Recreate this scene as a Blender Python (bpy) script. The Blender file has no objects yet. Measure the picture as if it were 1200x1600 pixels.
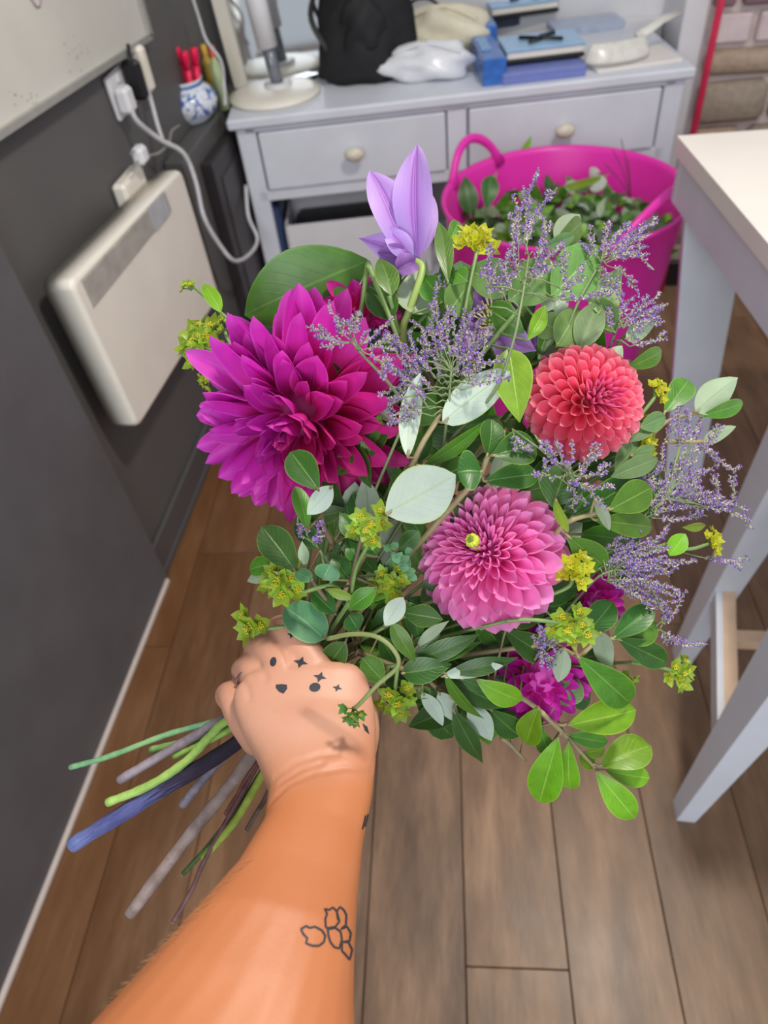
import bpy, math, random
from mathutils import Vector, Matrix
from mathutils.bvhtree import BVHTree
R_ = random.Random(7)
C = bpy.context.scene.collection
S = bpy.context.scene
PI = math.pi

# ---------------- camera ----------------
CAMH = 1.5
FPX = 1110.0                      # focal length in pixels of the 1200x1600 frame
def _cam():
    nad = Vector((140.0, 1050.0, FPX)).normalized()      # image x right, y down, z forward
    Z = -nad
    h = Vector((180.0, -1195.0, FPX)); h = h - h.dot(Z)*Z
    Y = h.normalized(); X = Y.cross(Z)
    # rows X, Y, Z turn image-space vectors into world vectors
    return X, Y, Z
RX, RY, RZ = _cam()
if RX.x < 0: RX = -RX
def cw(v):
    v = Vector(v); return Vector((RX.dot(v), RY.dot(v), RZ.dot(v)))
right_w, down_w, fwd_w = cw((1,0,0)), cw((0,1,0)), cw((0,0,1))
CAM = Vector((0,0,CAMH))
def P(x, y, d):                   # world point seen at pixel x, y at depth d
    return CAM + cw(((x-600)/FPX*d, (y-800)/FPX*d, d))
def ray(x, y): return cw((x-600, y-800, FPX))
def onz(x, y, z):
    w = ray(x,y); return CAM + w*((z-CAMH)/w.z)
def onx(x, y, X0):
    w = ray(x,y); return CAM + w*(X0/w.x)
def ony(x, y, Y0):
    w = ray(x,y); return CAM + w*(Y0/w.y)
cd = bpy.data.cameras.new('camera'); co = bpy.data.objects.new('camera', cd); C.objects.link(co)
m3 = Matrix((right_w, -down_w, -fwd_w)).transposed()
co.matrix_world = Matrix.Translation(CAM) @ m3.to_4x4()
cd.sensor_fit = 'VERTICAL'; cd.sensor_height = 36.0; cd.lens = FPX/1600*36.0
cd.clip_start = 0.02; cd.dof.use_dof = True; cd.dof.focus_distance = 0.425; cd.dof.aperture_fstop = 8.5
S.camera = co

# ---------------- world, lights, exposure ----------------
w = bpy.data.worlds.new('room_light'); S.world = w; w.use_nodes = True
w.node_tree.nodes['Background'].inputs[0].default_value = (0.86, 0.92, 1.0, 1)
w.node_tree.nodes['Background'].inputs[1].default_value = 0.57
def area(name, loc, target, size, power, col, sy=None):
    l = bpy.data.lights.new(name, 'AREA'); l.energy = power; l.color = col; l.size = size
    if sy: l.shape = 'RECTANGLE'; l.size_y = sy
    o = bpy.data.objects.new(name, l); C.objects.link(o); o.location = loc
    o.rotation_euler = (Vector(target)-Vector(loc)).to_track_quat('-Z','Y').to_euler(); return o
area('ceiling_lamp', (0.55, 0.85, 2.75), (0.1, 0.4, 1.0), 0.22, 33, (1.0, 0.93, 0.82))
area('window_daylight', (-0.3, -2.2, 2.1), (0.1, 1.2, 0.6), 1.8, 62, (0.88, 0.94, 1.0), 1.5)
area('front_area_light', (1.2, 3.6, 2.5), (0.0, 1.6, 0.5), 1.4, 46, (0.95, 0.97, 1.0), 1.2)  # wide area light beyond the back right, aimed down into the room
S.view_settings.view_transform = 'Standard'; S.view_settings.look = 'None'
S.view_settings.gamma = 1.0; S.view_settings.use_curve_mapping = False
S.view_settings.exposure = 0.0

# ---------------- helpers ----------------
def sc(r, g, b):                  # sRGB 0-255 to linear
    f = lambda c: (c/255)/12.92 if c/255 <= .04045 else ((c/255+.055)/1.055)**2.4
    return (f(r), f(g), f(b), 1)
class NT:
    def __init__(s, name):
        s.m = bpy.data.materials.new(name); s.m.use_nodes = True
        s.t = s.m.node_tree; s.b = s.t.nodes['Principled BSDF']; s.out = s.t.nodes['Material Output']
    def n(s, typ, **kw):
        o = s.t.nodes.new(typ)
        for k, v in kw.items():
            if isinstance(v, tuple) and k.startswith('i_'): o.inputs[k[2:]].default_value = v
            else: setattr(o, k, v)
        return o
    def l(s, a, b): s.t.links.new(a, b)
    def coord(s, kind='Object', scale=(1,1,1)):
        t = s.n('ShaderNodeTexCoord'); mp = s.n('ShaderNodeMapping'); mp.inputs['Scale'].default_value = scale
        s.l(t.outputs[kind], mp.inputs[0]); return mp.outputs[0]
    def noise(s, vec, scale, detail=3, rough=.55):
        o = s.n('ShaderNodeTexNoise'); o.inputs['Scale'].default_value = scale
        o.inputs['Detail'].default_value = detail; o.inputs['Roughness'].default_value = rough
        if vec is not None: s.l(vec, o.inputs['Vector'])
        return o.outputs['Fac']
    def ramp(s, fac, stops):
        o = s.n('ShaderNodeValToRGB'); e = o.color_ramp.elements
        while len(e) < len(stops): e.new(.5)
        for i, (p, c) in enumerate(stops): e[i].position = p; e[i].color = c
        s.l(fac, o.inputs[0]); return o.outputs[0]
    def mix(s, fac, a, b, mode='MIX'):
        o = s.n('ShaderNodeMix', data_type='RGBA', blend_type=mode)
        for i, v in ((0, fac), (6, a), (7, b)):
            if hasattr(v, 'is_linked'): s.l(v, o.inputs[i])
            else: o.inputs[i].default_value = v
        return o.outputs[2]
    def math(s, op, a, b=0.0, c=None, clamp=False):
        o = s.n('ShaderNodeMath', operation=op, use_clamp=clamp)
        for i, v in enumerate((a, b) if c is None else (a, b, c)):
            if hasattr(v, 'is_linked'): s.l(v, o.inputs[i])
            else: o.inputs[i].default_value = v
        return o.outputs[0]
    def bump(s, h, strength=.2, dist=.002):
        o = s.n('ShaderNodeBump'); o.inputs['Strength'].default_value = strength; o.inputs['Distance'].default_value = dist
        s.l(h, o.inputs['Height']); s.l(o.outputs[0], s.b.inputs['Normal'])
    def col(s, c):
        if hasattr(c, 'is_linked'): s.l(c, s.b.inputs['Base Color'])
        else: s.b.inputs['Base Color'].default_value = c
    def rough(s, r): s.b.inputs['Roughness'].default_value = r
    def translucent(s, colr, fac):
        tr = s.n('ShaderNodeBsdfTranslucent'); mx = s.n('ShaderNodeMixShader'); mx.inputs[0].default_value = fac
        if hasattr(colr, 'is_linked'): s.l(colr, tr.inputs[0])
        else: tr.inputs[0].default_value = colr
        s.l(s.b.outputs[0], mx.inputs[1]); s.l(tr.outputs[0], mx.inputs[2]); s.l(mx.outputs[0], s.out.inputs[0])
def simple(name, rgb, rough=.5, var=.12, scale=30, bump=0, metal=0, spec=.5, trans=0):
    n = NT(name); v = n.coord('Object'); f = n.noise(v, scale)
    c = sc(*rgb); dk = tuple(x*(1-var) for x in c[:3])+(1,); lt = tuple(min(1, x*(1+var)) for x in c[:3])+(1,)
    n.col(n.ramp(f, [(.3, dk), (.7, lt)])); n.rough(rough); n.b.inputs['Metallic'].default_value = metal
    n.b.inputs['Specular IOR Level'].default_value = spec
    if bump: n.bump(n.noise(v, scale*3), bump, .003)
    if trans: n.b.inputs['Transmission Weight'].default_value = trans
    return n.m

class MB:
    def __init__(s): s.v=[]; s.f=[]; s.mi=[]; s.uv=[]
    def add(s, vs, fs, mi=0, uvs=None):
        k = len(s.v); s.v += [tuple(v) for v in vs]; s.uv += (uvs if uvs else [(0,0)]*len(vs))
        for f in fs: s.f.append(tuple(i+k for i in f)); s.mi.append(mi)
    def box(s, c, dims, mi=0, rot=None, bev=0.0):
        c = Vector(c); hx, hy, hz = [d/2 for d in dims]; b = min(bev, hx*.9, hy*.9, hz*.9)
        if b <= 0:
            vs = [Vector((sx*hx, sy*hy, sz*hz)) for sx in (-1,1) for sy in (-1,1) for sz in (-1,1)]
            fs = [(0,1,3,2),(4,6,7,5),(0,4,5,1),(2,3,7,6),(0,2,6,4),(1,5,7,3)]
        else:
            vs = []; idx = {}
            for sx in (-1,1):
                for sy in (-1,1):
                    for sz in (-1,1):
                        for ax in range(3):
                            p = [sx*(hx-b), sy*(hy-b), sz*(hz-b)]; p[ax] = (sx*hx, sy*hy, sz*hz)[ax]
                            idx[(sx,sy,sz,ax)] = len(vs); vs.append(Vector(p))
            g = lambda *a: idx[a]; fs = []
            for sg in (-1,1):
                q = [g(sg,-1,-1,0), g(sg,1,-1,0), g(sg,1,1,0), g(sg,-1,1,0)]; fs.append(q if sg>0 else q[::-1])
                q = [g(-1,sg,-1,1), g(-1,sg,1,1), g(1,sg,1,1), g(1,sg,-1,1)]; fs.append(q if sg>0 else q[::-1])
                q = [g(-1,-1,sg,2), g(1,-1,sg,2), g(1,1,sg,2), g(-1,1,sg,2)]; fs.append(q if sg>0 else q[::-1])
            for a in (-1,1):
                for c2 in (-1,1):
                    fs.append([g(-1,a,c2,1), g(1,a,c2,1), g(1,a,c2,2), g(-1,a,c2,2)][::(-1 if a*c2>0 else 1)])
                    fs.append([g(a,-1,c2,0), g(a,1,c2,0), g(a,1,c2,2), g(a,-1,c2,2)][::(1 if a*c2>0 else -1)])
                    fs.append([g(a,c2,-1,0), g(a,c2,1,0), g(a,c2,1,1), g(a,c2,-1,1)][::(-1 if a*c2>0 else 1)])
                    for d in (-1,1):
                        fs.append([g(a,c2,d,0), g(a,c2,d,1), g(a,c2,d,2)][::(1 if a*c2*d>0 else -1)])
        if rot is not None: vs = [rot @ v for v in vs]
        s.add([v+c for v in vs], fs, mi)
    def beam(s, p0, p1, w0, h0, w1=None, h1=None, xdir=Vector((1,0,0)), mi=0):
        p0, p1 = Vector(p0), Vector(p1); d = (p1-p0).normalized(); w1 = w1 or w0; h1 = h1 or h0
        xv = (xdir - xdir.dot(d)*d).normalized(); yv = d.cross(xv)
        vs = []
        for p, a, b in ((p0,w0,h0),(p1,w1,h1)):
            vs += [p-xv*a/2-yv*b/2, p+xv*a/2-yv*b/2, p+xv*a/2+yv*b/2, p-xv*a/2+yv*b/2]
        s.add(vs, [(3,2,1,0),(4,5,6,7),(0,1,5,4),(1,2,6,5),(2,3,7,6),(3,0,4,7)], mi)
    def tube(s, pts, r, seg=8, mi=0, caps=True, flat=1.0):
        pts = [Vector(p) for p in pts]; n = len(pts)
        rs = r if isinstance(r, (list, tuple)) else [r]*n
        up = None; vs = []; uvs = []
        for i, p in enumerate(pts):
            d = (pts[min(i+1,n-1)]-pts[max(i-1,0)])
            if d.length < 1e-9: d = Vector((0,0,1))
            d.normalize()
            if up is None: up = d.orthogonal().normalized()
            else:
                up = up - up.dot(d)*d
                up = up.normalized() if up.length > 1e-6 else d.orthogonal().normalized()
            sd = d.cross(up)
            for k in range(seg):
                a = 2*PI*k/seg; vs.append(p + (up*math.cos(a) + sd*math.sin(a)*flat)*rs[i]); uvs.append((k/seg, i/max(1,n-1)))
        fs = [(i*seg+k, i*seg+(k+1)%seg, (i+1)*seg+(k+1)%seg, (i+1)*seg+k) for i in range(n-1) for k in range(seg)]
        if caps: fs += [tuple(range(seg))[::-1], tuple((n-1)*seg+k for k in range(seg))]
        s.add(vs, fs, mi, uvs)
    def lathe(s, c, prof, seg=32, mi=0, sx=1, sy=1, rot=None):
        vs = []; n = len(prof); c = Vector(c)
        for r, z in prof:
            for k in range(seg):
                a = 2*PI*k/seg; v = Vector((r*math.cos(a)*sx, r*math.sin(a)*sy, z))
                vs.append((rot @ v if rot is not None else v)+c)
        fs = [(i*seg+k, i*seg+(k+1)%seg, (i+1)*seg+(k+1)%seg, (i+1)*seg+k) for i in range(n-1) for k in range(seg)]
        s.add(vs, fs, mi, [(0,0)]*len(vs))
    def mesh(s, name, mats, smooth=True):
        me = bpy.data.meshes.new(name); me.from_pydata(s.v, [], s.f)
        for m in (mats if isinstance(mats, (list, tuple)) else [mats]): me.materials.append(m)
        me.polygons.foreach_set('material_index', s.mi)
        me.polygons.foreach_set('use_smooth', [smooth]*len(s.f))
        uv = me.uv_layers.new(name='UVMap'); li = [0]*len(me.loops); me.loops.foreach_get('vertex_index', li)
        flat = []
        for i in li: flat += s.uv[i]
        uv.data.foreach_set('uv', flat); me.update(); return me
    def build(s, name, mats, parent=None, smooth=True, label=None, cat=None, group=None, kind=None):
        o = bpy.data.objects.new(name, s.mesh(name, mats, smooth)); C.objects.link(o)
        if parent is not None: attach(o, parent)
        return tag(o, label, cat, group, kind)
def tag(o, label=None, cat=None, group=None, kind=None):
    if label: o['label'] = label
    if cat: o['category'] = cat
    if group: o['group'] = group
    if kind: o['kind'] = kind
    return o
def wloc(o):
    v = Vector(o.get('_w', (0,0,0))); return v
ROOTLOC = {}
def attach(o, root):
    o.parent = root
    o.matrix_parent_inverse = Matrix.Translation(-ROOTLOC.get(root.name, Vector((0,0,0))))
def thing(name, label, cat, loc=(0,0,0), group=None):
    o = bpy.data.objects.new(name, None); C.objects.link(o); o.location = Vector(loc); o.empty_display_size = .05
    ROOTLOC[o.name] = Vector(loc); return tag(o, label, cat, group)
def sub(mb, name, mats, parent, root=None, **k):            # sub-part: under a mesh part whose own frame is the world's
    o = mb.build(name, mats, None, **k); o.parent = parent
    return o
def inst(name, me, mat4, parent, color=None):
    o = bpy.data.objects.new(name, me); C.objects.link(o); attach(o, parent); o.matrix_basis = mat4
    if color: o.color = color
    return o
def spline(pts, n=6):             # Catmull-Rom through pts
    pts = [Vector(p) for p in pts]; q = [pts[0]*2-pts[1]] + pts + [pts[-1]*2-pts[-2]]; out = []
    for i in range(1, len(q)-2):
        for k in range(n):
            t = k/n; a, b, c, d = q[i-1:i+3]
            out.append(.5*((2*b)+(c-a)*t+(2*a-5*b+4*c-d)*t*t+(3*b-a-3*c+d)*t**3))
    out.append(pts[-1]); return out

# ---------------- room materials ----------------
def mat_plank():
    n = NT('floor_plank_wood'); v = n.coord('Object', (6, 1.3, 6)); oi = n.n('ShaderNodeObjectInfo')
    v2 = n.n('ShaderNodeVectorMath', operation='ADD'); n.l(v, v2.inputs[0]); cb = n.n('ShaderNodeCombineXYZ')
    rs = n.math('MULTIPLY', oi.outputs['Random'], 37.0); n.l(rs, cb.inputs[0]); n.l(rs, cb.inputs[1]); n.l(cb.outputs[0], v2.inputs[1])
    g = n.noise(v2.outputs[0], 2.2, 6, .62); g2 = n.noise(v2.outputs[0], 9.0, 4, .6)
    base = n.ramp(g, [(.28, sc(84,60,44)), (.5, sc(122,92,68)), (.72, sc(160,126,98))])
    fine = n.ramp(g2, [(.30, (.74,.71,.68,1)), (.6, (1,1,1,1))])
    c = n.mix(.75, base, fine, 'MULTIPLY')
    pos = n.n('ShaderNodeNewGeometry'); sep = n.n('ShaderNodeSeparateXYZ'); n.l(pos.outputs['Position'], sep.inputs[0])
    wn = n.noise(pos.outputs['Position'], 5.0, 4, .6)
    worn = n.math('MULTIPLY', n.math('SUBTRACT', sep.outputs[0], -.15), 1.6, clamp=True)      # right of the room walked pale
    c = n.mix(n.math('MULTIPLY', worn, wn), c, n.mix(.4, c, sc(182,150,118)))
    brown = n.math('MULTIPLY', n.math('SUBTRACT', -.25, sep.outputs[0]), 2.2, clamp=True)
    c = n.mix(brown, c, n.mix(.62, c, sc(112,68,26)))
    tint = n.ramp(oi.outputs['Random'], [(0, (.82,.82,.84,1)), (1, (1.0,.97,.93,1))])
    c = n.mix(1.0, c, tint, 'MULTIPLY'); n.col(c)
    n.l(n.math('MULTIPLY_ADD', wn, .25, .30), n.b.inputs['Roughness']); n.bump(g2, .25, .002); return n.m
M_plank = mat_plank()
M_gap = simple('floor_joint_dark', (52,38,30), .9)
M_wall = simple('wall_grey_paint', (92,90,88), .55, .05, 6, .05)
M_skirt = simple('skirting_grey_paint', (84,82,82), .4, .05, 8)
M_board = simple('dark_grey_board', (92,90,92), .5, .1, 7)
M_strip = simple('pale_metal_strip', (205,190,180), .35, .04)
M_white = simple('white_paint', (226,224,226), .45, .04, 12)
M_whitecool = simple('white_leg_paint', (214,217,226), .4, .04, 9)
M_top = simple('table_top_white', (238,230,222), .35, .03, 6)
M_cream = simple('cream_plastic', (240,232,218), .4, .03, 9)
M_wboard = simple('whiteboard_surface', (212,208,198), .25, .06, 5)
M_alu = simple('whiteboard_frame', (176,174,166), .35, .05, metal=.4)
M_smudge = simple('marker_smudge', (170,168,160), .4)
M_dress = simple('dresser_grey_white_paint', (218,220,228), .45, .04, 10)
M_knob = simple('ceramic_knob', (216,208,188), .3, .05)
M_black = simple('black_plastic', (22,22,24), .4, .2)
M_cable = simple('white_cable', (205,203,205), .45)
M_navy = simple('navy_plastic', (40,58,95), .4)
M_red = simple('red_paint', (214,42,80), .4)
M_plaster = simple('rough_stone_plaster', (196,182,162), .9, .25, 9, .8)
M_mortar = simple('pale_mortar', (206,190,186), .9, .12, 20, .6)
M_pinkrow = simple('painted_brick_pale', (214,196,196), .8, .1, 20, .4)
M_wood = simple('pale_rung_wood', (222,190,160), .5, .1, 20)
M_mirror = NT('mirror_glass'); M_mirror.b.inputs['Metallic'].default_value = 1; M_mirror.rough(.06); M_mirror.col((.75,.77,.78,1)); M_mirror = M_mirror.m
def mat_brick(name, rgb):
    n = NT(name); oi = n.n('ShaderNodeObjectInfo'); f = n.noise(n.coord('Object'), 40, 4)
    a = sc(*rgb); c = n.ramp(f, [(.3, tuple(x*.75 for x in a[:3])+(1,)), (.7, a)])
    n.col(n.mix(1.0, c, n.ramp(oi.outputs['Random'], [(0,(.75,.78,.85,1)),(1,(1.1,1.0,1.0,1))]), 'MULTIPLY')); n.rough(.85); n.bump(f, .6, .004); return n.m
M_brick = mat_brick('mauve_brick', (150,118,120)); M_stone = mat_brick('beige_rubble_stone', (190,170,146))

def prism(mb, cor, off, mi=0):           # quad corners + offset vector
    off = Vector(off); cs = [Vector(c) for c in cor]
    nrm = (cs[1]-cs[0]).cross(cs[2]-cs[0])
    vs = cs + [c+off for c in cs]; fs = [(0,1,2,3),(7,6,5,4),(0,4,5,1),(1,5,6,2),(2,6,7,3),(3,7,4,0)]
    if nrm.dot(off) > 0: fs = [f[::-1] for f in fs]
    mb.add(vs, fs, mi)

# ---------------- floor: planks ----------------
fl = MB(); fl.box((0.2, 1.2, -0.012), (3.4, 5.2, .01)); floor_o = fl.build('floor', M_gap, smooth=False, kind='structure')
ROOTLOC[floor_o.name] = Vector((0,0,0))
ang = math.radians(3.5); du = Vector((-math.sin(ang), math.cos(ang), 0)); dv = Vector((math.cos(ang), math.sin(ang), 0))
PW = .1825; x00 = -.0035
rr = random.Random(3)
rotp = Matrix.Rotation(ang, 3, 'Z')
for i in range(-6, 8):
    u = -1.4 + rr.uniform(0, .6)
    ends = [u]
    if i == 0: ends = [-.95, .285, 1.62, 3.6]
    else:
        while ends[-1] < 3.2: ends.append(ends[-1] + rr.uniform(.95, 1.45))
    for a, b in zip(ends, ends[1:]):
        c = Vector((x00, 0, 0)) + dv*(PW*(i+.5)) + du*((a+b)/2)
        if c.x - .2 < -1.15: continue
        p = MB(); p.box((0,0,0), (PW-.0018, b-a-.0018, .014), bev=.0012)
        o = p.build('plank', M_plank, floor_o, smooth=False)
        o.matrix_basis = Matrix.Translation(Vector((c.x, c.y, -.007 + rr.uniform(-.0004,.0004)))) @ rotp.to_4x4()

# ---------------- walls ----------------
XW = -.8955
m = MB(); m.box((XW-.05, 1.0, 1.25), (.1, 4.4, 2.5)); m.build('wall_left', M_wall, smooth=False, kind='structure')
m = MB(); m.box((XW+.0075, 1.0, .055), (.015, 4.4, .11), bev=.004); m.box((XW+.01, 1.0, .012), (.02, 4.4, .024), bev=.003)
m.build('baseboard_left', M_skirt, smooth=False, kind='structure')
m = MB(); m.box((-.865, 2.47, .4), (.058, 1.04, .8), bev=.003); m.build('trim_1', M_wall, smooth=False, kind='structure')
m = MB(); m.box((-.1, 3.12, 1.25), (1.7, .1, 2.5)); m.build('wall_back', M_white, smooth=False, kind='structure')
# pier of brick over rubble stone on the right
pier = MB(); pier.box((1.15, 2.78, 1.25), (1.0, .16, 2.5)); pier_o = pier.build('wall_right', M_mortar, smooth=False, kind='structure'); ROOTLOC[pier_o.name] = Vector((0,0,0))
m = MB(); m.box((.63, 2.86, 1.25), (.1, .30, 2.5), bev=.004); m.build('trim_2', M_white, smooth=False, kind='structure')
rr = random.Random(11)
z = .80; row = 0
while z < 1.5:
    bh = .078; x = .66 + (0 if row % 2 == 0 else -.06)
    while x < 1.6:
        bw = rr.choice([.118, .118, .21])
        x0 = max(x, .655)
        if x + bw - x0 > .02:
            p = MB(); p.box((0,0,0), (x+bw-x0, .05, bh), bev=.006); o = p.build('brick', M_pinkrow if row == 0 else M_brick, pier_o, smooth=False)
            o.location = ((x0+x+bw)/2, 2.695+rr.uniform(-.004,.004), z+bh/2)
        x += bw + .022
    z += bh + .02; row += 1
z = .0
while z < .78:
    sh = rr.uniform(.09, .16); x = .655
    if z + sh > .79: sh = .79 - z
    while x < 1.6:
        sw = rr.uniform(.14, .3); p = MB(); p.box((0,0,0), (sw-.02, .06, max(.03, sh-.018)), bev=.018)
        o = p.build('stone', M_stone, pier_o); o.location = (x+sw/2, 2.695+rr.uniform(-.012,.008), z+sh/2); o.rotation_euler = (0, rr.uniform(-.03,.03), 0)
        x += sw
    z += sh
m = MB(); m.box((1.15, 2.64, .05), (1.0, .02, .10), bev=.004); m.build('baseboard_right', M_black, smooth=False, kind='structure')
m = MB(); m.tube([ (.655, 2.60, 0), (.655, 2.60, .9), (.66,2.60,1.6)], .011, 10)
m.build('red_pipe', M_red, label='thin red upright pipe in the corner between dresser and brick pier', cat='pipe')

# ---------------- whiteboard ----------------
t = thing('whiteboard', 'white marker board with pale metal frame on the grey left wall', 'whiteboard', (XW+.01, 1.4, 1.1))
a, b = onx(0,207,-.87), onx(232,57,-.87); dirw = (b-a).normalized(); a = a - dirw*.7; up = Vector((0,0,1))
# right edge runs up to px (205,-20)
m = MB(); prism(m, [a, b, b+up*.7, a+up*.7], (-.024,0,0)); m.build('board_surface', M_wboard, t, smooth=False)
m = MB(); fx = Vector((.004,0,0))
m.beam(a+fx, b+fx, .013, .014, xdir=Vector((0,0,1))); m.build('frame_bottom', M_alu, t, smooth=False)
m = MB(); m.beam(b+fx, b+up*.7+fx, .014, .018, xdir=Vector((1,0,0))); m.build('frame_side', M_alu, t, smooth=False)
m = MB(); rs = random.Random(5)
for k in range(26):
    q = onx(rs.gauss(118,14), rs.gauss(82,12), -.8692) if k < 14 else onx(rs.uniform(5,60), rs.gauss(150,12), -.8692)
    m.box(q, (.0008, rs.uniform(.002,.008), rs.uniform(.001,.003)))
sm = m.build('marker_smudge', M_smudge, t, smooth=False, kind='stuff')
m = MB(); m.tube([onx(x,y,-.868) for x,y in ((42,-12),(50,0),(55,8),(58,11),(63,9),(64,0),(60,-12))], .0014, 6)
m.build('marker_loop', simple('mauve_marker', (168,140,158), .5), t)

# ---------------- heater ----------------
t = thing('panel_heater', 'white wall-mounted electric panel heater with grey grille band', 'heater', (XW+.04, 1.5, .5))
htl, htr, hbl = onx(66,442,-.855), onx(250,264,-.855), onx(180,670,-.855)
eu = (htr-htl); ev = (hbl-htl); hbr = htr+ev
m = MB()
def rounded_slab(mb, o, eu, ev, x0, x1, r=.02, mi=0):
    lu, lv = eu.length, ev.length; U, V = eu/lu, ev/lv; ring = []
    for cu, cv, a0 in ((lu-r, lv-r, 0), (r, lv-r, 90), (r, r, 180), (lu-r, r, 270)):
        for k in range(5):
            a = math.radians(a0+k*22.5); ring.append((cu+r*math.cos(a), cv+r*math.sin(a)))
    n = len(ring); levels = [(x0,0),(x1-.012,0),(x1-.004,.003),(x1,.011)]
    vs = []
    for X, ins in levels:
        for (p, q) in ring:
            pu = p + (lu/2-p)/(lu/2)*ins; qv = q + (lv/2-q)/(lv/2)*ins
            v = o + U*pu + V*qv; vs.append(Vector((X, v.y, v.z)))
    fs = [(i*n+k, i*n+(k+1)%n, (i+1)*n+(k+1)%n, (i+1)*n+k) for i in range(len(levels)-1) for k in range(n)]
    fs += [tuple((len(levels)-1)*n+k for k in range(n)), tuple(range(n))[::-1]]
    c1 = vs[1]-vs[0]
    mb.add(vs, fs, mi)
rounded_slab(m, htl, eu, ev, -.858, -.795)
ho = m.build('casing', M_cream, t)
bev = ho.modifiers.new('wn', 'WEIGHTED_NORMAL')
g = [onx(x,y,-.7935) for x,y in ((126,438),(256,298),(268,330),(146,482))]
m = MB(); prism(m, g, (-.004,0,0)); m.build('grille_band', simple('grille_grey', (196,188,178), .5), t, smooth=False)
m = MB()
for k in range(1, 15):
    s_ = k/15; m.beam(g[0].lerp(g[3], s_)+Vector((.001,0,0)), g[1].lerp(g[2], s_)+Vector((.001,0,0)), .0016, .0016)
m.build('grille_slat', simple('grille_slat_grey', (182,176,168), .5), t, smooth=False, kind='stuff')
gd = [g[0].lerp(g[1], .76), g[0].lerp(g[1], .97), g[3].lerp(g[2], .97), g[3].lerp(g[2], .76)]
m = MB(); prism(m, [q+Vector((.003,0,0)) for q in gd], (-.004,0,0)); m.build('display', simple('display_grey', (186,186,190), .3), t, smooth=False)
q = onx(205, 296, -.875); m = MB(); m.box(q, (.036, .13, .07), bev=.008); m.build('thermostat_box', M_cream, t, smooth=False)

# ---------------- leaning board, strip ----------------
t = thing('dark_board', 'large dark grey board leaning on the left wall, pale strip along its foot', 'board', (-.875, .5, 0))
m = MB(); m.box((-.877, .36, .525), (.020, 1.545, 1.02), bev=.001); m.build('panel', M_board, t, smooth=False)
m = MB(); m.box((-.871, .36, .0075), (.024, 1.53, .014), bev=.003); m.build('edge_strip', M_strip, t, smooth=False)

# ---------------- socket, plugs and cables ----------------
t = thing('wall_socket', 'white double wall socket below the whiteboard corner', 'socket', onx(200,130,XW+.01))
c = onx(194,136,XW+.008); rx = Matrix.Rotation(math.radians(3.5), 3, 'X')
m = MB(); m.box(c, (.014, .17, .095), rot=rx, bev=.005); m.build('plate', M_white, t, smooth=False)
for i, dy in enumerate((-.035, .055)):
    m = MB(); m.box(c+Vector((.009, dy, .03)), (.006, .014, .02), bev=.002); m.build('switch', M_white, t, smooth=False)
def plug(name, label, c, mat, dims=(.035,.045,.055), pins=None, grp=None, rot=None):
    t = thing(name, label, 'plug', c, grp)
    m = MB(); m.box(c, dims, bev=.008, rot=rot); m.build('plug_body', mat, t, smooth=False)
    if pins:
        for o in ((0,0,.018),(0,-.011,-.006),(0,.011,-.006)):
            m = MB(); v = Vector(o); v = Vector((v.y, 0, v.z)) if pins == 'y' else v
            m.box(Vector(c)+v+Vector((0,-.034,0)), (.005,.02,.004)); m.build('pin', M_alu, t, smooth=False)
    return t
plug('plug', 'white plug in the left half of the wall socket', onx(196,156,-.862), M_white, (.034,.044,.056))
plug('plug', 'black plug in the middle of the wall socket', onx(211,125,-.855), M_black, (.045,.028,.085))
plug('usb_charger', 'slim white charger in the right end of the wall socket', onx(223,108,-.862), M_cream, (.032,.035,.10))
plug('plug', 'loose white three-pin plug lying on the wall ledge', onx(219,242,-.835), M_white, (.03,.042,.04), pins='x')
def cable(name, label, pts, r, mat=None):
    m = MB(); m.tube(spline(pts, 6), r, 8); return m.build(name, mat or M_cable, label=label, cat='cable')
cable('power_cable', 'thick white cable looping from wall socket down beside the dresser leg',
  [onx(203,165,-.85), onx(215,190,-.845), onx(250,218,-.83), onx(287,240,-.80), onx(306,285,-.79), onx(319,340,-.785), onx(345,385,-.77), onx(368,408,-.75), onx(392,395,-.745), onx(402,372,-.75), onx(388,338,-.775), onx(384,290,-.785)], .0062)
cable('power_cable', 'short white cable from slim charger joining the thick cable', [onx(230,135,-.855), onx(238,165,-.85), onx(246,195,-.845), onx(254,220,-.828)], .0058)
cable('power_cable', 'black cable rising from black plug towards the whiteboard', [onx(207,112,-.85), onx(203,90,-.853), onx(200,70,-.858)], .005, M_black)
cable('power_cable', 'thin grey cable trailing from loose plug behind the blue jar', [onx(234,243,-.832), onx(250,238,-.83), onx(264,222,-.83), onx(268,205,-.845), onx(280,196,-.86)], .003, simple('grey_cable', (150,148,140), .5))
cable('hanging_cable', 'thin white cable hanging beside the mirror frame', [ony(297,-15,2.3), ony(310,25,2.3), ony(322,62,2.3), ony(345,95,2.3), ony(350,130,2.3), ony(352,165,2.24)], .0045)

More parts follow.
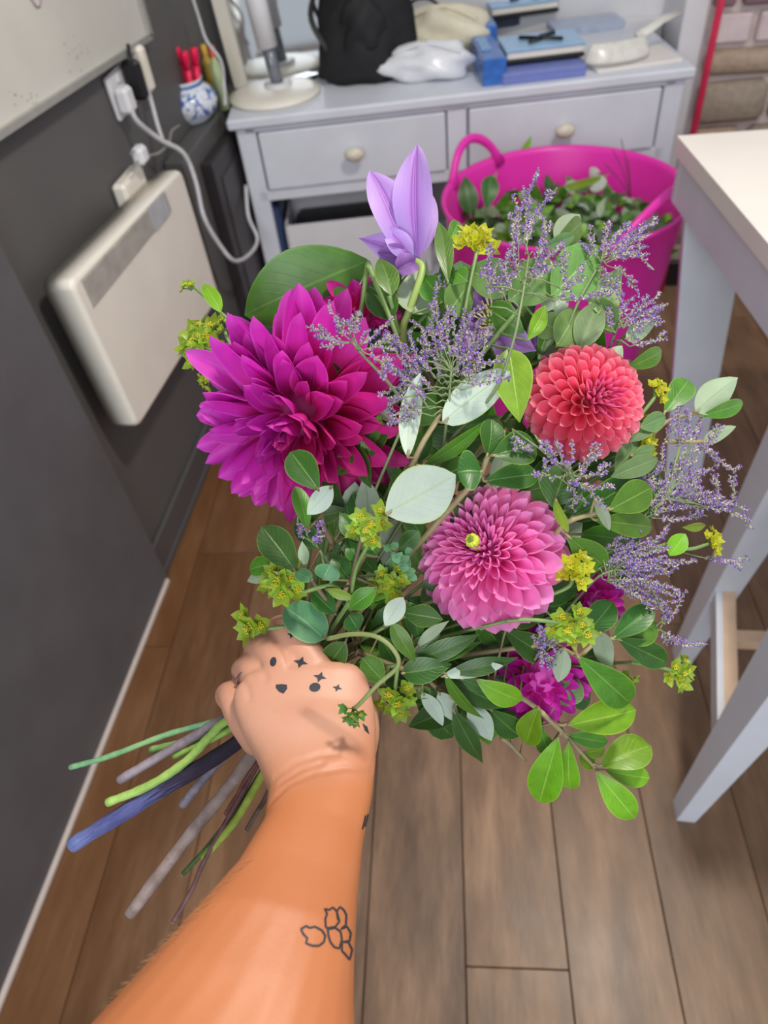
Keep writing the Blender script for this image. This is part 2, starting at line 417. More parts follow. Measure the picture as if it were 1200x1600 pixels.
# ---------------- blue and white jar with red pens on the ledge ----------------
jc = onz(301, 188, .802)
M_jar = NT('blue_and_white_china'); nn = M_jar; vv = nn.coord('Object')
f1 = nn.noise(vv, 55, 3, .6); sp = nn.n('ShaderNodeSeparateXYZ'); nn.l(vv, sp.inputs[0])
band = nn.ramp(sp.outputs[2], [(.0, (0,0,0,1)), (.8+.018, (0,0,0,1)), (.8+.03, (1,1,1,1)), (.8+.085, (1,1,1,1)), (.8+.095, (0,0,0,1))])
pat = nn.ramp(f1, [(.50, sc(232,236,242)), (.54, sc(70,110,190)), (.68, sc(60,96,180))])
nn.col(nn.mix(band, sc(226,232,240), pat)); nn.rough(.15); M_jar = nn.m
t = thing('china_jar', 'small round blue and white china jar on the wall ledge', 'jar', jc)
m = MB(); m.lathe(jc, [(0,0),(.052,0),(.057,.006),(.080,.026),(.0895,.050),(.086,.070),(.071,.088),(.056,.096),(.053,.103),(.060,.112),(.056,.112),(.049,.103),(.050,.096),(.066,.085),(.075,.05),(.04,.01),(0,.008)], 36)
m.build('jar_body', M_jar, t)
m = MB(); m.lathe(jc, [(.0555,.094),(.058,.098),(.0545,.103)], 32); m.build('neck_band', simple('blue_glaze', (80,112,180), .2), t)
M_pen = simple('hot_pink_pen', (238,20,80), .35); rs = random.Random(2)
for k in range(9):
    a = k*2.4; r = .010+.030*math.sqrt(k/9); b0 = jc+Vector((r*math.cos(a)*.9, r*math.sin(a)*.9, .03)); dd = Vector((r*math.cos(a)*.9-.012, r*math.sin(a)*.6, .15+rs.uniform(-.012,.014)))
    tp = thing('marker_pen', 'hot pink marker pen standing in the blue and white jar', 'pen', b0, 'pink pens in the china jar')
    e = b0+dd; m = MB(); m.tube([b0, e-dd*.28], .0105, 8); m.build('barrel', M_pen, tp)
    m = MB(); m.tube([e-dd*.28, e-dd*.02, e], [.0122,.0122,.010], 8); m.build('cap', M_pen, tp)
    if k in (1, 4, 6):
        m = MB(); m.tube([e, e+Vector((0,0,.004))], .0062, 8); m.build('end_plug', M_black, tp)
# clutter of pens and bottles beyond the jar
for nm, lb, ct, px, h, r, col in (('bottle','small orange bottle behind the china jar','bottle',(316,108),.07,.013,(228,110,50)),
    ('bottle','white and red bottle behind the orange one','bottle',(312,92),.08,.012,(222,200,200)),
    ('bottle','yellow topped tall bottle beside the mirror frame','bottle',(338,130),.16,.016,(204,170,70)),
    ('bottle','pale green tall glass bottle against the mirror post','bottle',(352,140),.17,.017,(172,186,140))):
    q = onz(px[0], px[1]+30, .80); t = thing(nm, lb, ct, q)
    mc = simple(nm+'_colour', col, .3); m = MB(); m.lathe(q, [(0,0),(r,0),(r,h*.7),(r*.5,h*.8),(r*.5,h*.84)], 16); m.build('bottle_body', mc, t)
    m = MB(); m.lathe(q, [(r*.55,h*.84),(r*.55,h),(0,h)], 14); m.build('cap', simple('cap_colour', (232,180,60) if 'yellow' in lb else (210,90,50), .4), t)
q = onz(312, 75, .80); m = MB(); m.box(q+Vector((-.02,.06,.16)), (.035,.03,.32), bev=.004); m.build('purple_box', simple('purple_card', (70,46,110), .5), label='tall dark purple carton behind the bottles on the ledge', cat='box', smooth=False)

# ---------------- dresser ----------------
DO = Vector((-.797, 2.252, 0)); DU = Vector((.9885, .1514, 0)); DV = Vector((-.1514, .9885, 0)); DW = 1.407; DD = .50
DR = Matrix((DU, DV, Vector((0,0,1)))).transposed()
def D(u, v, z): return DO + DU*u + DV*v + Vector((0,0,z))
t = thing('dresser', 'pale grey painted dresser with two drawers and cream knobs', 'dresser', D(DW/2, DD/2, 0)); dresser = t
m = MB(); m.box(D(DW/2, DD/2, .785), (DW, DD, .03), rot=DR, bev=.006); m.build('top_board', M_dress, t, smooth=False)
ins = .02
for u in (ins+.03, DW-ins-.03):
    for v in (ins+.03, DD-ins-.03):
        m = MB(); m.box(D(u, v, .385), (.06, .06, .77), rot=DR, bev=.004); m.build('leg', M_dress, t, smooth=False)
m = MB(); m.box(D(DW/2, ins+.012, .763), (DW-.1, .024, .016), rot=DR); m.build('top_rail', M_dress, t, smooth=False)
m = MB(); m.box(D(DW/2, ins+.012, .56), (DW-.1, .024, .034), rot=DR, bev=.002); m.build('bottom_rail', M_dress, t, smooth=False)
m = MB(); m.box(D(.70, ins+.012, .66), (.06, .024, .20), rot=DR, bev=.002); m.build('centre_stile', M_dress, t, smooth=False)
for v_ in (.03, DW-.03):
    m = MB(); m.box(D(v_, DD/2, .66), (.02, DD-.1, .22), rot=DR); m.build('side_panel', M_dress, t, smooth=False)
m = MB(); m.box(D(DW/2, DD-.03, .66), (DW-.1, .016, .22), rot=DR); m.build('back_panel', M_dress, t, smooth=False)
m = MB(); m.box(D(DW/2, DD/2, .20), (DW-.06, DD-.06, .022), rot=DR, bev=.003); m.build('shelf', M_dress, t, smooth=False)
for u0, u1 in ((.086, .664), (.736, 1.318)):
    m = MB(); m.box(D((u0+u1)/2, ins+.006, .666), (u1-u0, .03, .172), rot=DR, bev=.004)
    d = m.build('drawer', M_dress, t, smooth=False)
    kc = D((u0+u1)/2, -.012, .672); m = MB(); rk = Matrix.Rotation(math.radians(90), 3, 'X')
    m.lathe(kc, [(0,.024),(.010,.023),(.019,.016),(.021,.008),(.016,0),(.008,-.006),(.008,-.022)], 20, sx=1.5, rot=DR @ rk)
    sub(m, 'knob', M_knob, d)
m = MB(); bc = D(.36, .17, .335); 
for o, dm in (((0,0,-.11),(.5,.26,.008)), ((-.246,0,0),(.008,.26,.22)), ((.246,0,0),(.008,.26,.22)), ((0,-.126,0),(.5,.008,.22)), ((0,.126,0),(.5,.008,.22))):
    m.box(bc+DU*o[0]+DV*o[1]+Vector((0,0,o[2])), dm, rot=DR)
m.build('storage_box', M_white, smooth=False, label='open white storage box on the shelf under the dresser', cat='box')
m = MB(); m.box(bc+Vector((0,0,-.01)), (.46,.22,.16), rot=DR, bev=.02); m.build('dark_cloth', M_black, smooth=False, label='black folded cloth filling the white storage box', cat='cloth')
m = MB(); m.box(D(.085,.2,.36), (.035,.3,.30), rot=DR, bev=.006); m.build('navy_folder', M_navy, smooth=False, label='navy folder standing by the left leg on the dresser shelf', cat='folder')
m = MB(); m.box(D(.95,.2,.29), (.5,.28,.16), rot=DR, bev=.006); m.build('grey_crate', simple('grey_crate', (128,124,122), .6), smooth=False, label='grey crate on the dresser shelf behind the pink tub', cat='crate')
# black unit beside the ledge
t = thing('black_cabinet', 'narrow black cabinet between the wall ledge and the dresser', 'cabinet', (-.81, 2.35, 0))
m = MB(); m.box((-.8175, 2.27, .375), (.035, .42, .75), bev=.003); m.build('carcass', simple('black_brown_panel', (48,44,46), .45, .1), t, smooth=False)
m = MB(); m.box((-.799, 2.28, .36), (.004, .33, .66), bev=.001); m.build('door', simple('black_door', (58,52,54), .4, .1), t, smooth=False)

# things on the dresser
ZT = .80
t = thing('desk_lamp', 'white round-based lamp with grey pole at the left of the dresser', 'lamp', onz(430,150,ZT)); q = onz(430,150,ZT)
m = MB(); m.lathe(q, [(0,.0),(.140,.0),(.147,.006),(.145,.014),(.12,.020),(.03,.026),(0,.026)], 48); m.build('base', M_cream, t)
pq = q + Vector((.01,.02,0)); m = MB(); m.tube([pq+Vector((0,0,.02)), pq+Vector((-.012,0,.14))], .020, 16); m.build('pole', simple('grey_metal_pole', (130,134,142), .3, metal=.3), t)
m = MB(); m.tube([pq+Vector((-.012,0,.13)), pq+Vector((-.03,0,.36))], .032, 18); m.build('sleeve', M_white, t)
m = MB(); m.lathe(pq, [(.045,.020),(.045,.032),(.02,.034)], 20); m.build('collar', M_white, t)
t = thing('mirror', 'dressing mirror with cream painted frame standing on the dresser', 'mirror', D(.3,.36,ZT))
ml, mr = D(.02,.335,ZT), D(.47,.335,ZT)
m = MB(); m.beam(ml+Vector((0,0,0)), ml+Vector((-.035,0,.6)), .045, .03); m.build('frame_post', M_cream, t, smooth=False)
m = MB(); m.beam(mr, mr+Vector((0,0,.6)), .03, .03); m.build('frame_post', M_cream, t, smooth=False)
m = MB(); m.beam(ml+Vector((0,0,.006)), mr+Vector((0,0,.006)), .02, .012, xdir=Vector((0,1,0))); m.build('bottom_rail', M_cream, t, smooth=False)
m = MB(); prism(m, [ml+Vector((.01,0,.012)), mr+Vector((0,0,.012)), mr+Vector((0,.0,.6)), ml+Vector((-.02,.0,.6))], (0,.008,0)); m.build('glass', M_mirror, t, smooth=False)
t = thing('phone', 'black phone lying on the dresser between lamp and bag', 'phone', onz(478,124,ZT)); q = onz(478,124,ZT)
rp = Matrix.Rotation(math.radians(-50), 3, 'Z'); m = MB(); m.box(q+Vector((0,0,.007)), (.055,.12,.010), rot=rp, bev=.003); m.build('phone_body', M_black, t, smooth=False)
m = MB(); m.box(q+Vector((0,0,.0125)), (.050,.112,.001), rot=rp); m.build('screen', simple('screen_glass', (20,14,20), .08), t, smooth=False)

def blob(mb, c, dims, seed, amp=.12, seg=28, rings=16, rot=None, flat=True, mi=0, freq=3):
    rs = random.Random(seed); ph = [(rs.uniform(0,6.28), rs.uniform(0,6.28), rs.randint(1,freq+2), rs.randint(1,freq)) for _ in range(7)]
    c = Vector(c); vs = []
    for i in range(rings+1):
        th = PI*i/rings
        for k in range(seg):
            a = 2*PI*k/seg; d = Vector((math.sin(th)*math.cos(a), math.sin(th)*math.sin(a), math.cos(th)))
            r = 1 + amp*sum(math.sin(p[2]*a+p[0])*math.sin(p[3]*2*th+p[1]) for p in ph)/2.0*math.sin(th)**.5
            v = Vector((d.x*dims[0]*r, d.y*dims[1]*r, d.z*dims[2]*r))
            if flat and v.z < -dims[2]*.72: v.z = -dims[2]*.72
            if rot is not None: v = rot @ v
            vs.append(v+c)
    fs = [(i*seg+k, (i+1)*seg+k, (i+1)*seg+(k+1)%seg, i*seg+(k+1)%seg) for i in range(rings) for k in range(seg)]
    mb.add(vs, fs, mi)
# black bag
bc = onz(562,135,ZT)+Vector((.0,.10,0))
t = thing('black_bag', 'slumped black fabric bag standing on the dresser', 'bag', bc)
M_bag = simple('black_fabric', (24,24,27), .7, .3, 40, .5)
m = MB(); rs = random.Random(8); rings = []
prof = [(0,.135,.085),(.03,.15,.10),(.10,.145,.10),(.18,.13,.09),(.26,.11,.08),(.33,.095,.07),(.38,.10,.06),(.42,.08,.04),(.43,.03,.012)]
seg = 30; vs = []
for i, (z, a, b) in enumerate(prof):
    for k in range(seg):
        an = 2*PI*k/seg; r = 1.03 + .10*math.sin(5*an+i*.9)+.06*math.sin(9*an-i*1.3)+.09*math.sin(3*an+i*.7)
        vs.append(bc+Vector((a*math.cos(an)*r+.10*z, b*math.sin(an)*r, z)))
fs = [(i*seg+k, i*seg+(k+1)%seg, (i+1)*seg+(k+1)%seg, (i+1)*seg+k) for i in range(len(prof)-1) for k in range(seg)]
fs += [tuple(range(seg))[::-1], tuple((len(prof)-1)*seg+k for k in range(seg))]
m.add(vs, fs); m.build('bag_body', M_bag, t)
m = MB(); m.tube(spline([bc+Vector((-.09,-.09,.10)), bc+Vector((-.13,-.08,.2)), bc+Vector((-.05,-.10,.33)), bc+Vector((.0,-.05,.42))], 6), .010, 8, flat=.4); m.build('strap', simple('bag_strap', (48,48,44), .6), t)
m = MB(); blob(m, bc+Vector((.02,-.075,.15)), (.07,.035,.085), 6, .14, flat=False); m.build('pocket', M_bag, t)
# pale pouches
M_poly = simple('glossy_white_polythene', (232,232,236), .18, .06, 25, .5)
for lb, px, dm, sd, mt in (('crumpled white polythene pouch at the front of the dresser', (668,124), (.15,.085,.055), 1, M_poly),
      ('cream folded cloth bag behind the white pouch', (690,92), (.17,.11,.085), 2, simple('cream_cloth', (226,216,190), .7, .08, 20, .5)),
      ('ivory packet stacked at the back beside the black bag', (690,40), (.17,.08,.13), 3, simple('ivory_packet', (232,226,206), .4, .05, 20, .4))):
    q = onz(px[0], px[1], ZT)+Vector((0,.03,dm[2]*.72)); m = MB(); blob(m, q, dm, sd, .16)
    t = thing('pouch', lb, 'pouch', q-Vector((0,0,dm[2]*.72))); m.build('pouch_body', mt, t)
    m = MB(); m.tube(spline([q+Vector((-dm[0]*.7,-dm[1]*.4,dm[2]*.7)), q+Vector((0,-dm[1]*.3,dm[2]*1.02)), q+Vector((dm[0]*.7,-dm[1]*.5,dm[2]*.6))], 5), .004, 6, flat=.5); m.build('fold_seam', mt, t)
q = onz(660,60,ZT)+Vector((.0,.0,.10)); m = MB(); m.tube(spline([q+Vector((-.05,0,-.01)), q+Vector((-.02,-.02,.02)), q+Vector((.03,-.01,.018)), q+Vector((.07,0,-.01))],6), .008, 8, flat=.5); m.build('black_strap', M_black, label='short black strap lying over the ivory packet', cat='strap')
# blue glossy boxes with black bands, wallets on top
M_blue = simple('glossy_blue_foil', (60,112,190), .12, .25, 30, .4); M_sky = simple('pale_blue_card', (150,190,226), .2, .08); M_peri = simple('periwinkle_cover', (120,132,196), .4, .06)
def flat_thing(name, label, cat, c, dims, mat, ang=9, extra=None, bev=.004):
    rz = Matrix.Rotation(math.radians(ang), 3, 'Z'); c = Vector(c)
    t = thing(name, label, cat, c)
    m = MB(); m.box(c+Vector((0,0,dims[2]/2)), dims, rot=rz, bev=bev); m.build('cover', mat, t, smooth=False)
    if extra: extra(t, c, rz)
    return t
q = onz(770,128,ZT)
def letters(t, c, rz):
    for k in range(3):
        m = MB(); p = c + rz @ Vector((-.012, -.03+.05*k, .0735)); m.lathe(p, [(.009,0),(.016,0),(.016,.002),(.009,.002),(.009,0)], 14)
        m.box(p+rz @ Vector((.0,.024,.001)), (.026,.006,.002), rot=rz); m.build('foil_mark', M_sky, t, smooth=False)
flat_thing('blue_carton', 'shiny blue foil carton standing at the front of the dresser', 'carton', q+Vector((-.015,.09,0)), (.07,.26,.072), M_blue, 9, letters)
flat_thing('blue_carton', 'shiny blue foil carton further back by the top notebook', 'carton', q+Vector((-.04,.32,0)), (.08,.16,.09), M_blue, 9)
nbq = onz(845,124,ZT)
flat_thing('notebook', 'periwinkle notebook at the bottom of the blue stack', 'notebook', nbq+Vector((-.01,.10,0)), (.25,.24,.03), M_peri, 9)
def strap_on(z):
    def f(t, c, rz):
        m = MB(); m.box(c+rz @ Vector((0,0,z-.012)), (.235,.162,.012), rot=rz, bev=.003); m.build('page_block', M_cream, t, smooth=False)
        m = MB(); m.tube([c+rz @ Vector((-.07,.03,z+.004)), c+rz @ Vector((-.02,.0,z+.006)), c+rz @ Vector((.03,.01,z+.006)), c+rz @ Vector((.08,-.03,z+.004))], .007, 6); m.build('black_band', M_black, t)
        m = MB(); m.tube([c+rz @ Vector((-.02,-.03,z+.004)), c+rz @ Vector((.05,.05,z+.004))], .006, 6); m.build('band_end', M_black, t)
    return f
def wallet(label, c, ang, z):
    rz = Matrix.Rotation(math.radians(ang), 3, 'Z'); c = Vector(c); t = thing('pocket_book', label, 'book', c)
    m = MB(); m.box(c+Vector((0,0,.008)), (.24,.165,.012), rot=rz, bev=.004); m.build('back_cover', M_black, t, smooth=False)
    m = MB(); m.box(c+Vector((0,0,.024)), (.232,.155,.02), rot=rz, bev=.003); m.build('page_block', M_cream, t, smooth=False)
    m = MB(); m.box(c+Vector((0,0,.037)), (.24,.165,.006), rot=rz, bev=.002); m.build('front_cover', M_sky, t, smooth=False)
    for a, b in ((Vector((-.06,.035,.042)), Vector((.06,-.03,.042))), (Vector((-.04,-.03,.042)), Vector((.02,.01,.042))), (Vector((-.0,.02,.042)), Vector((.05,.045,.042)))):
        m = MB(); m.tube([c+rz @ a, c+rz @ b], .008, 6, flat=1); m.build('black_band', M_black, t)
wallet('pocket book with pale blue cover and black band on the periwinkle notebook', nbq+Vector((.0,.13,.032)), 9, 0)
wallet('pocket book with black band lying further back beside the rear blue carton', onz(812,18,.84)+Vector((0,0,0)), 12, 0)
flat_thing('notebook', 'dark grey notebook under the rear pocket book', 'notebook', onz(812,30,ZT)+Vector((0,0,0)), (.26,.18,.036), simple('slate_cover', (70,80,100), .4), 12)
q = onz(905,12,ZT); m = MB(); blob(m, q+Vector((0,.03,.026)), (.13,.09,.036), 12, .12); m.build('tan_cloth', simple('tan_cloth', (190,158,116), .8, .1, 20, .5), label='tan folded cloth at the back of the dresser', cat='cloth')
q = onz(905,20,ZT); m = MB(); m.tube(spline([q+Vector((-.05,-.06,.012)), q+Vector((0,-.05,.04)), q+Vector((.06,-.06,.01))],5), .012, 8, flat=.6); m.build('black_strap', M_black, label='black strap lying on the tan cloth', cat='strap')
for lb, px, dm, an, mt in (('white paper sheet under the clear plastic scoop at the dresser front', (985,98), (.26,.17,.008), 14, M_top), ('pale blue-edged pad in the middle of the dresser', (915,48), (.24,.12,.022), 12, simple('blue_grey_pad', (176,186,206), .4)), ('bright white sheet at the right back of the dresser', (1000,30), (.22,.22,.004), 20, M_white)):
    flat_thing('paper_pad', lb, 'paper', onz(px[0],px[1],ZT)+Vector((0,.03,0)), dm, mt, an, bev=.001)
# clear/white scoop shaped like a curved visor with a tail
t = thing('plastic_scoop', 'milky plastic scoop with long handle lying on paper', 'scoop', onz(960,85,.82)); q = onz(962,92,.815)
m = MB(); vs=[]; nu, nv = 14, 8
for j in range(nv+1):
    b = j/nv
    for i in range(nu+1):
        a = PI*i/nu; r = .105*(1-.0*b)
        vs.append(q + Matrix.Rotation(math.radians(20),3,'Z') @ Vector((r*math.cos(a)*(1-.25*b), -.055*math.sin(a)*(1-.75*b), .004+.045*math.sin(b*PI/2))))
m.add(vs, [(j*(nu+1)+i, j*(nu+1)+i+1, (j+1)*(nu+1)+i+1, (j+1)*(nu+1)+i) for j in range(nv) for i in range(nu)])
M_scoop = simple('milky_plastic', (226,222,212), .25); o = m.build('bowl', M_scoop, t)
sd = o.modifiers.new('s','SOLIDIFY'); sd.thickness = .003
m = MB(); m.tube([q+Vector((.06,.03,.045)), q+Vector((.14,.10,.07)), q+Vector((.2,.15,.075))], [.016,.012,.010], 10, flat=.35); m.build('handle', M_scoop, t)

# ---------------- pink tub ----------------
M_tub = NT('hot_pink_rubber'); M_tub.col(sc(255,62,200)); M_tub.rough(.33); M_tub.b.inputs['Subsurface Weight'].default_value = .08; M_tub.b.inputs['Subsurface Radius'].default_value = (.02,.005,.012)
M_tub.translucent(sc(255,60,200), .28); M_tub = M_tub.m
tc = Vector((.185, 1.905, 0)); TR = .312; TZ = .69
t = thing('pink_tub', 'hot pink flexible rubber tub with two loop handles on the floor', 'tub', tc)
m = MB(); m.lathe(tc, [(0,.004),(.225,.004),(.235,.012),(.262,.25),(.290,.50),(TR-.004,TZ-.012),(TR+.004,TZ-.004),(TR+.003,TZ+.003),(TR-.004,TZ+.002),(TR-.010,TZ-.012),(.280,.50),(.250,.24),(.225,.02),(0,.016)], 72); tubo = m.build('tub_wall', M_tub, t)
def handle(phi, h, span=.42, bend=0):
    m = MB(); pts = []
    for k in range(15):
        s_ = k/14; a = phi + (s_-.5)*span*(1.0+.0); rr_ = TR-.002
        z = TZ-.02 + h*math.sin(PI*s_)**.62
        out = bend*math.sin(PI*s_)
        pts.append(tc+Vector(((rr_+out)*math.cos(a), (rr_+out)*math.sin(a), z)))
    m.tube(pts, [.022]+[.0125]*13+[.022], 10, flat=.8); m.build('handle', M_tub, t)
handle(math.radians(141), .092, .66, .01)
handle(math.radians(-38), .085, 1.15, -.02)

# ---------------- white table and stool ----------------
t = thing('white_table', 'white topped work table on broad white legs at the right', 'table', (.9, 1.3, 0))
Zt = .9; A = onz(1058,212,Zt); B = onz(1200,380,Zt); eL = (B-A).normalized(); eR = Vector((-eL.y, eL.x, 0)); eR = Vector((.999,.04,0)).normalized()
corners = [A, A+eL*1.3, A+eL*1.3+eR*1.0, A+eR*1.0]
m = MB(); prism(m, [c-Vector((0,0,.035)) for c in corners], (0,0,.035)); m.build('table_top', M_top, t, smooth=False)
i0 = A+eR*.012+eL*.012; 
m = MB(); m.beam(i0+Vector((.012,0,-.085)), i0+eL*1.27+Vector((.012,0,-.085)), .024, .10, xdir=eR); m.build('apron', M_whitecool, t, smooth=False)
m = MB(); m.beam(i0+Vector((.0,.0,-.085)), i0+eR*.96+Vector((0,0,-.085)), .024, .10, xdir=Vector((0,1,0))); m.build('apron', M_whitecool, t, smooth=False)
# broad tapered legs, splayed
lt = i0 + eR*.075 + eL*.03 + Vector((0,0,-.036)); lf = Vector((.545,1.50,0))
for dx in (0, .8):
    m = MB(); m.beam(lf+Vector((dx,0,0)), lt+Vector((dx*.97,0,0)), .085, .05, .135, .06, xdir=Vector((1,-.12,0))); m.build('leg', M_whitecool, t, smooth=False)
m = MB(); m.beam(lf+Vector((.8,-.85,0)), lt+Vector((.78,-.9,0)), .085, .05, .135, .06); m.build('leg', M_whitecool, t, smooth=False)
t = thing('white_stool', 'tall white wooden stool with tapered legs and pale rungs', 'stool', (.62,.78,0))
f2, f1 = Vector((.405,.592,0)), Vector((.46,.955,0)); tops = {}
sz = .74
def leg(f, tp, w=.045, w2=.075):
    m = MB(); m.beam(f, tp, w*.9, w, w2*.8, w2, xdir=Vector((1,0,0))); m.build('leg', M_whitecool, t, smooth=False)
leg(f2, Vector((.465,.615,sz-.02)), .040, .092); leg(f1, Vector((.505,.935,sz-.02)), .040, .092)
leg(Vector((.80,.62,0)), Vector((.76,.63,sz-.02)), .040, .092); leg(Vector((.85,.98,0)), Vector((.80,.95,sz-.02)), .040, .092)
m = MB(); m.box((.66,.775,sz), (.36,.40,.035), bev=.008); m.build('seat', M_whitecool, t, smooth=False)
def lerpz(f, tp, z): return f.lerp(tp, z/(sz-.02))
a, b = lerpz(f1, Vector((.505,.935,sz-.02)), .29), lerpz(f2, Vector((.465,.615,sz-.02)), .24)
m = MB(); m.beam(a+Vector((-.010,0,0)), b+Vector((-.010,0,0)), .012, .042); m.build('side_rail', M_whitecool, t, smooth=False)
m = MB(); m.beam(a+Vector((.008,0,.006)), b+Vector((.008,0,.006)), .026, .03); m.build('rung', M_wood, t, smooth=False, label='pale wooden rung')
m = MB(); m.beam(a.lerp(b,.35)+Vector((.02,0,0)), a.lerp(b,.35)+Vector((.33,0,0)), .026, .026, xdir=Vector((0,1,0))); m.build('rung', M_wood, t, smooth=False, label='pale wooden rung')

# ---------------- flower waste in the tub ----------------

# ======================= plant materials =======================
def mat_leaf(name, top, back, vein, trans=.22, edge=None, rough=.38, side=True):
    n = NT(name); uv = n.n('ShaderNodeUVMap'); sp = n.n('ShaderNodeSeparateXYZ'); n.l(uv.outputs[0], sp.inputs[0])
    U, V = sp.outputs[0], sp.outputs[1]; oi = n.n('ShaderNodeObjectInfo')
    du_ = n.math('ABSOLUTE', n.math('SUBTRACT', U, .5))
    mid = n.ramp(du_, [(.0, (1,1,1,1)), (.010, (1,1,1,1)), (.032, (0,0,0,1))])
    edg = n.ramp(du_, [(.455, (0,0,0,1)), (.49, (1,1,1,1))])
    vph = n.math('SINE', n.math('MULTIPLY', n.math('SUBTRACT', V, n.math('MULTIPLY', du_, .7)), 52.0))
    sv = n.ramp(vph, [(.86, (0,0,0,1)), (1.0, (1,1,1,1))])
    f = n.noise(n.coord('Object'), 90, 4)
    hv = n.n('ShaderNodeHueSaturation'); n.l(n.math('MULTIPLY_ADD', oi.outputs['Random'], .5, .76), hv.inputs['Value'])
    n.l(n.math('MULTIPLY_ADD', oi.outputs['Random'], .03, .485), hv.inputs['Hue'])
    tc_ = n.ramp(f, [(.3, tuple(x*.72 for x in sc(*top)[:3])+(1,)), (.72, sc(*top))])
    c1 = n.mix(n.math('MULTIPLY', mid, .62), tc_, sc(*vein))
    if side: c1 = n.mix(n.math('MULTIPLY', sv, .12), c1, sc(*vein))
    c1 = n.mix(n.math('MULTIPLY', edg, .55), c1, sc(*(edge or vein)))
    bc_ = n.ramp(f, [(.3, tuple(x*.9 for x in sc(*back)[:3])+(1,)), (.7, sc(*back))])
    b1 = n.mix(n.math('MULTIPLY', mid, .55), bc_, sc(*vein)); b1 = n.mix(n.math('MULTIPLY', edg, .7), b1, sc(*(edge or vein)))
    g = n.n('ShaderNodeNewGeometry'); c = n.mix(g.outputs['Backfacing'], c1, b1)
    n.l(c, hv.inputs['Color']); n.col(hv.outputs[0]); n.rough(rough)
    hgt = n.math('ADD', n.math('MULTIPLY', mid, 1.0), n.math('MULTIPLY', sv, .35)); n.bump(hgt, .35, .0006)
    n.translucent(hv.outputs[0], trans); return n.m
ML = {
 'd': mat_leaf('pittosporum_leaf_dark', (58,104,34), (164,182,158), (120,156,78), edge=(126,164,56)),
 'm': mat_leaf('pittosporum_leaf_mid', (86,136,36), (170,188,160), (140,176,84), edge=(150,184,66)),
 'b': mat_leaf('pittosporum_leaf_bright', (122,172,26), (176,196,160), (166,200,84), edge=(164,200,60)),
 's': mat_leaf('silver_backed_leaf', (70,110,52), (186,202,186), (172,190,138), edge=(176,198,124), rough=.5),
 'g': mat_leaf('grey_green_leaf', (112,146,92), (168,188,156), (150,176,116), edge=(150,180,90), rough=.5),
 'c': mat_leaf('clematis_leaf', (112,152,76), (150,180,120), (160,190,120), edge=(120,160,80), rough=.5),
 'C': mat_leaf('broad_green_leaf', (80,128,38), (120,160,90), (112,156,72), edge=(110,150,60), rough=.42),
 'l': mat_leaf('lime_leaf', (140,172,50), (160,186,80), (176,200,96), trans=.3, edge=(180,206,90)),
 't': mat_leaf('teal_round_leaf', (88,144,96), (140,180,140), (140,180,120), edge=(150,190,110), rough=.5),
}
M_stem_g = simple('green_stem', (112,140,76), .5, .2, 60); M_stem_b = simple('pale_brown_twig', (152,138,100), .6, .2, 60, .2)
M_stem_d = simple('brown_twig', (112,98,72), .6, .2, 60, .2)

PROF = {'full': lambda v: (math.sin(PI*v))**.56, 'ob': lambda v: (math.sin(PI*v**1.28))**.62, 'ell': lambda v: (math.sin(PI*v))**.72, 'lan': lambda v: (math.sin(PI*v**.85))**1.15,
        'ov': lambda v: (math.sin(PI*v**.72))**.9, 'rnd': lambda v: max(0,1-(2*v-1)**2)**.5}
def leaf_mesh(mb, B, T, W, prof='ob', face=1, roll=0.0, fold=.18, arch=.10, nv=10, nu=6, wav=0.0, mi=0, seed=0, dirN=None):
    B, T = Vector(B), Vector(T); d = T-B; L = d.length; d.normalize()
    N = dirN if dirN is not None else (CAM - (B+T)/2); N = (N - N.dot(d)*d).normalized()
    N = Matrix.Rotation(roll, 3, d) @ N
    X = d.cross(N).normalized(); W = W/max(.45, abs(math.cos(roll))); pf = PROF[prof]; vs=[]; uvs=[]
    ph = seed*1.7
    for j in range(nv+1):
        v = j/nv; v2 = min(max(v, .0), 1); hw = W/2*pf(min(.9995, max(.0005, v2)))
        if j == 0: hw = W*.03
        if j == nv: hw = W*.01
        for i in range(nu+1):
            u = i/nu; s_ = 2*u-1
            zz = abs(s_)*fold*hw*face - arch*L*(4*(v-.5)**2-1)*0 + arch*L*(1-(2*v-1)**2)*face - (s_*s_)*fold*.35*hw*face
            zz += wav*W*math.sin(v*9+ph+2*s_)*abs(s_)
            vs.append(B + d*(L*v) + X*(s_*hw) + N*zz); uvs.append((u, v))
    k = nu+1
    fs = [(j*k+i, j*k+i+1, (j+1)*k+i+1, (j+1)*k+i) for j in range(nv) for i in range(nu)]
    # vertex order gives normal X x d; for the top side to face N flip where needed
    nn_ = X.cross(d).dot(N)
    if nn_*face < 0: fs = [f[::-1] for f in fs]
    mb.add(vs, fs, mi, uvs)

def dome(x, y):
    r2 = ((x-715)**2+(y-740)**2)/420.0**2
    return .402 + .066*min(r2, 1.6)
GRIP = P(462, 1075, .480)
def pxs(p): return [P(*q) for q in p]

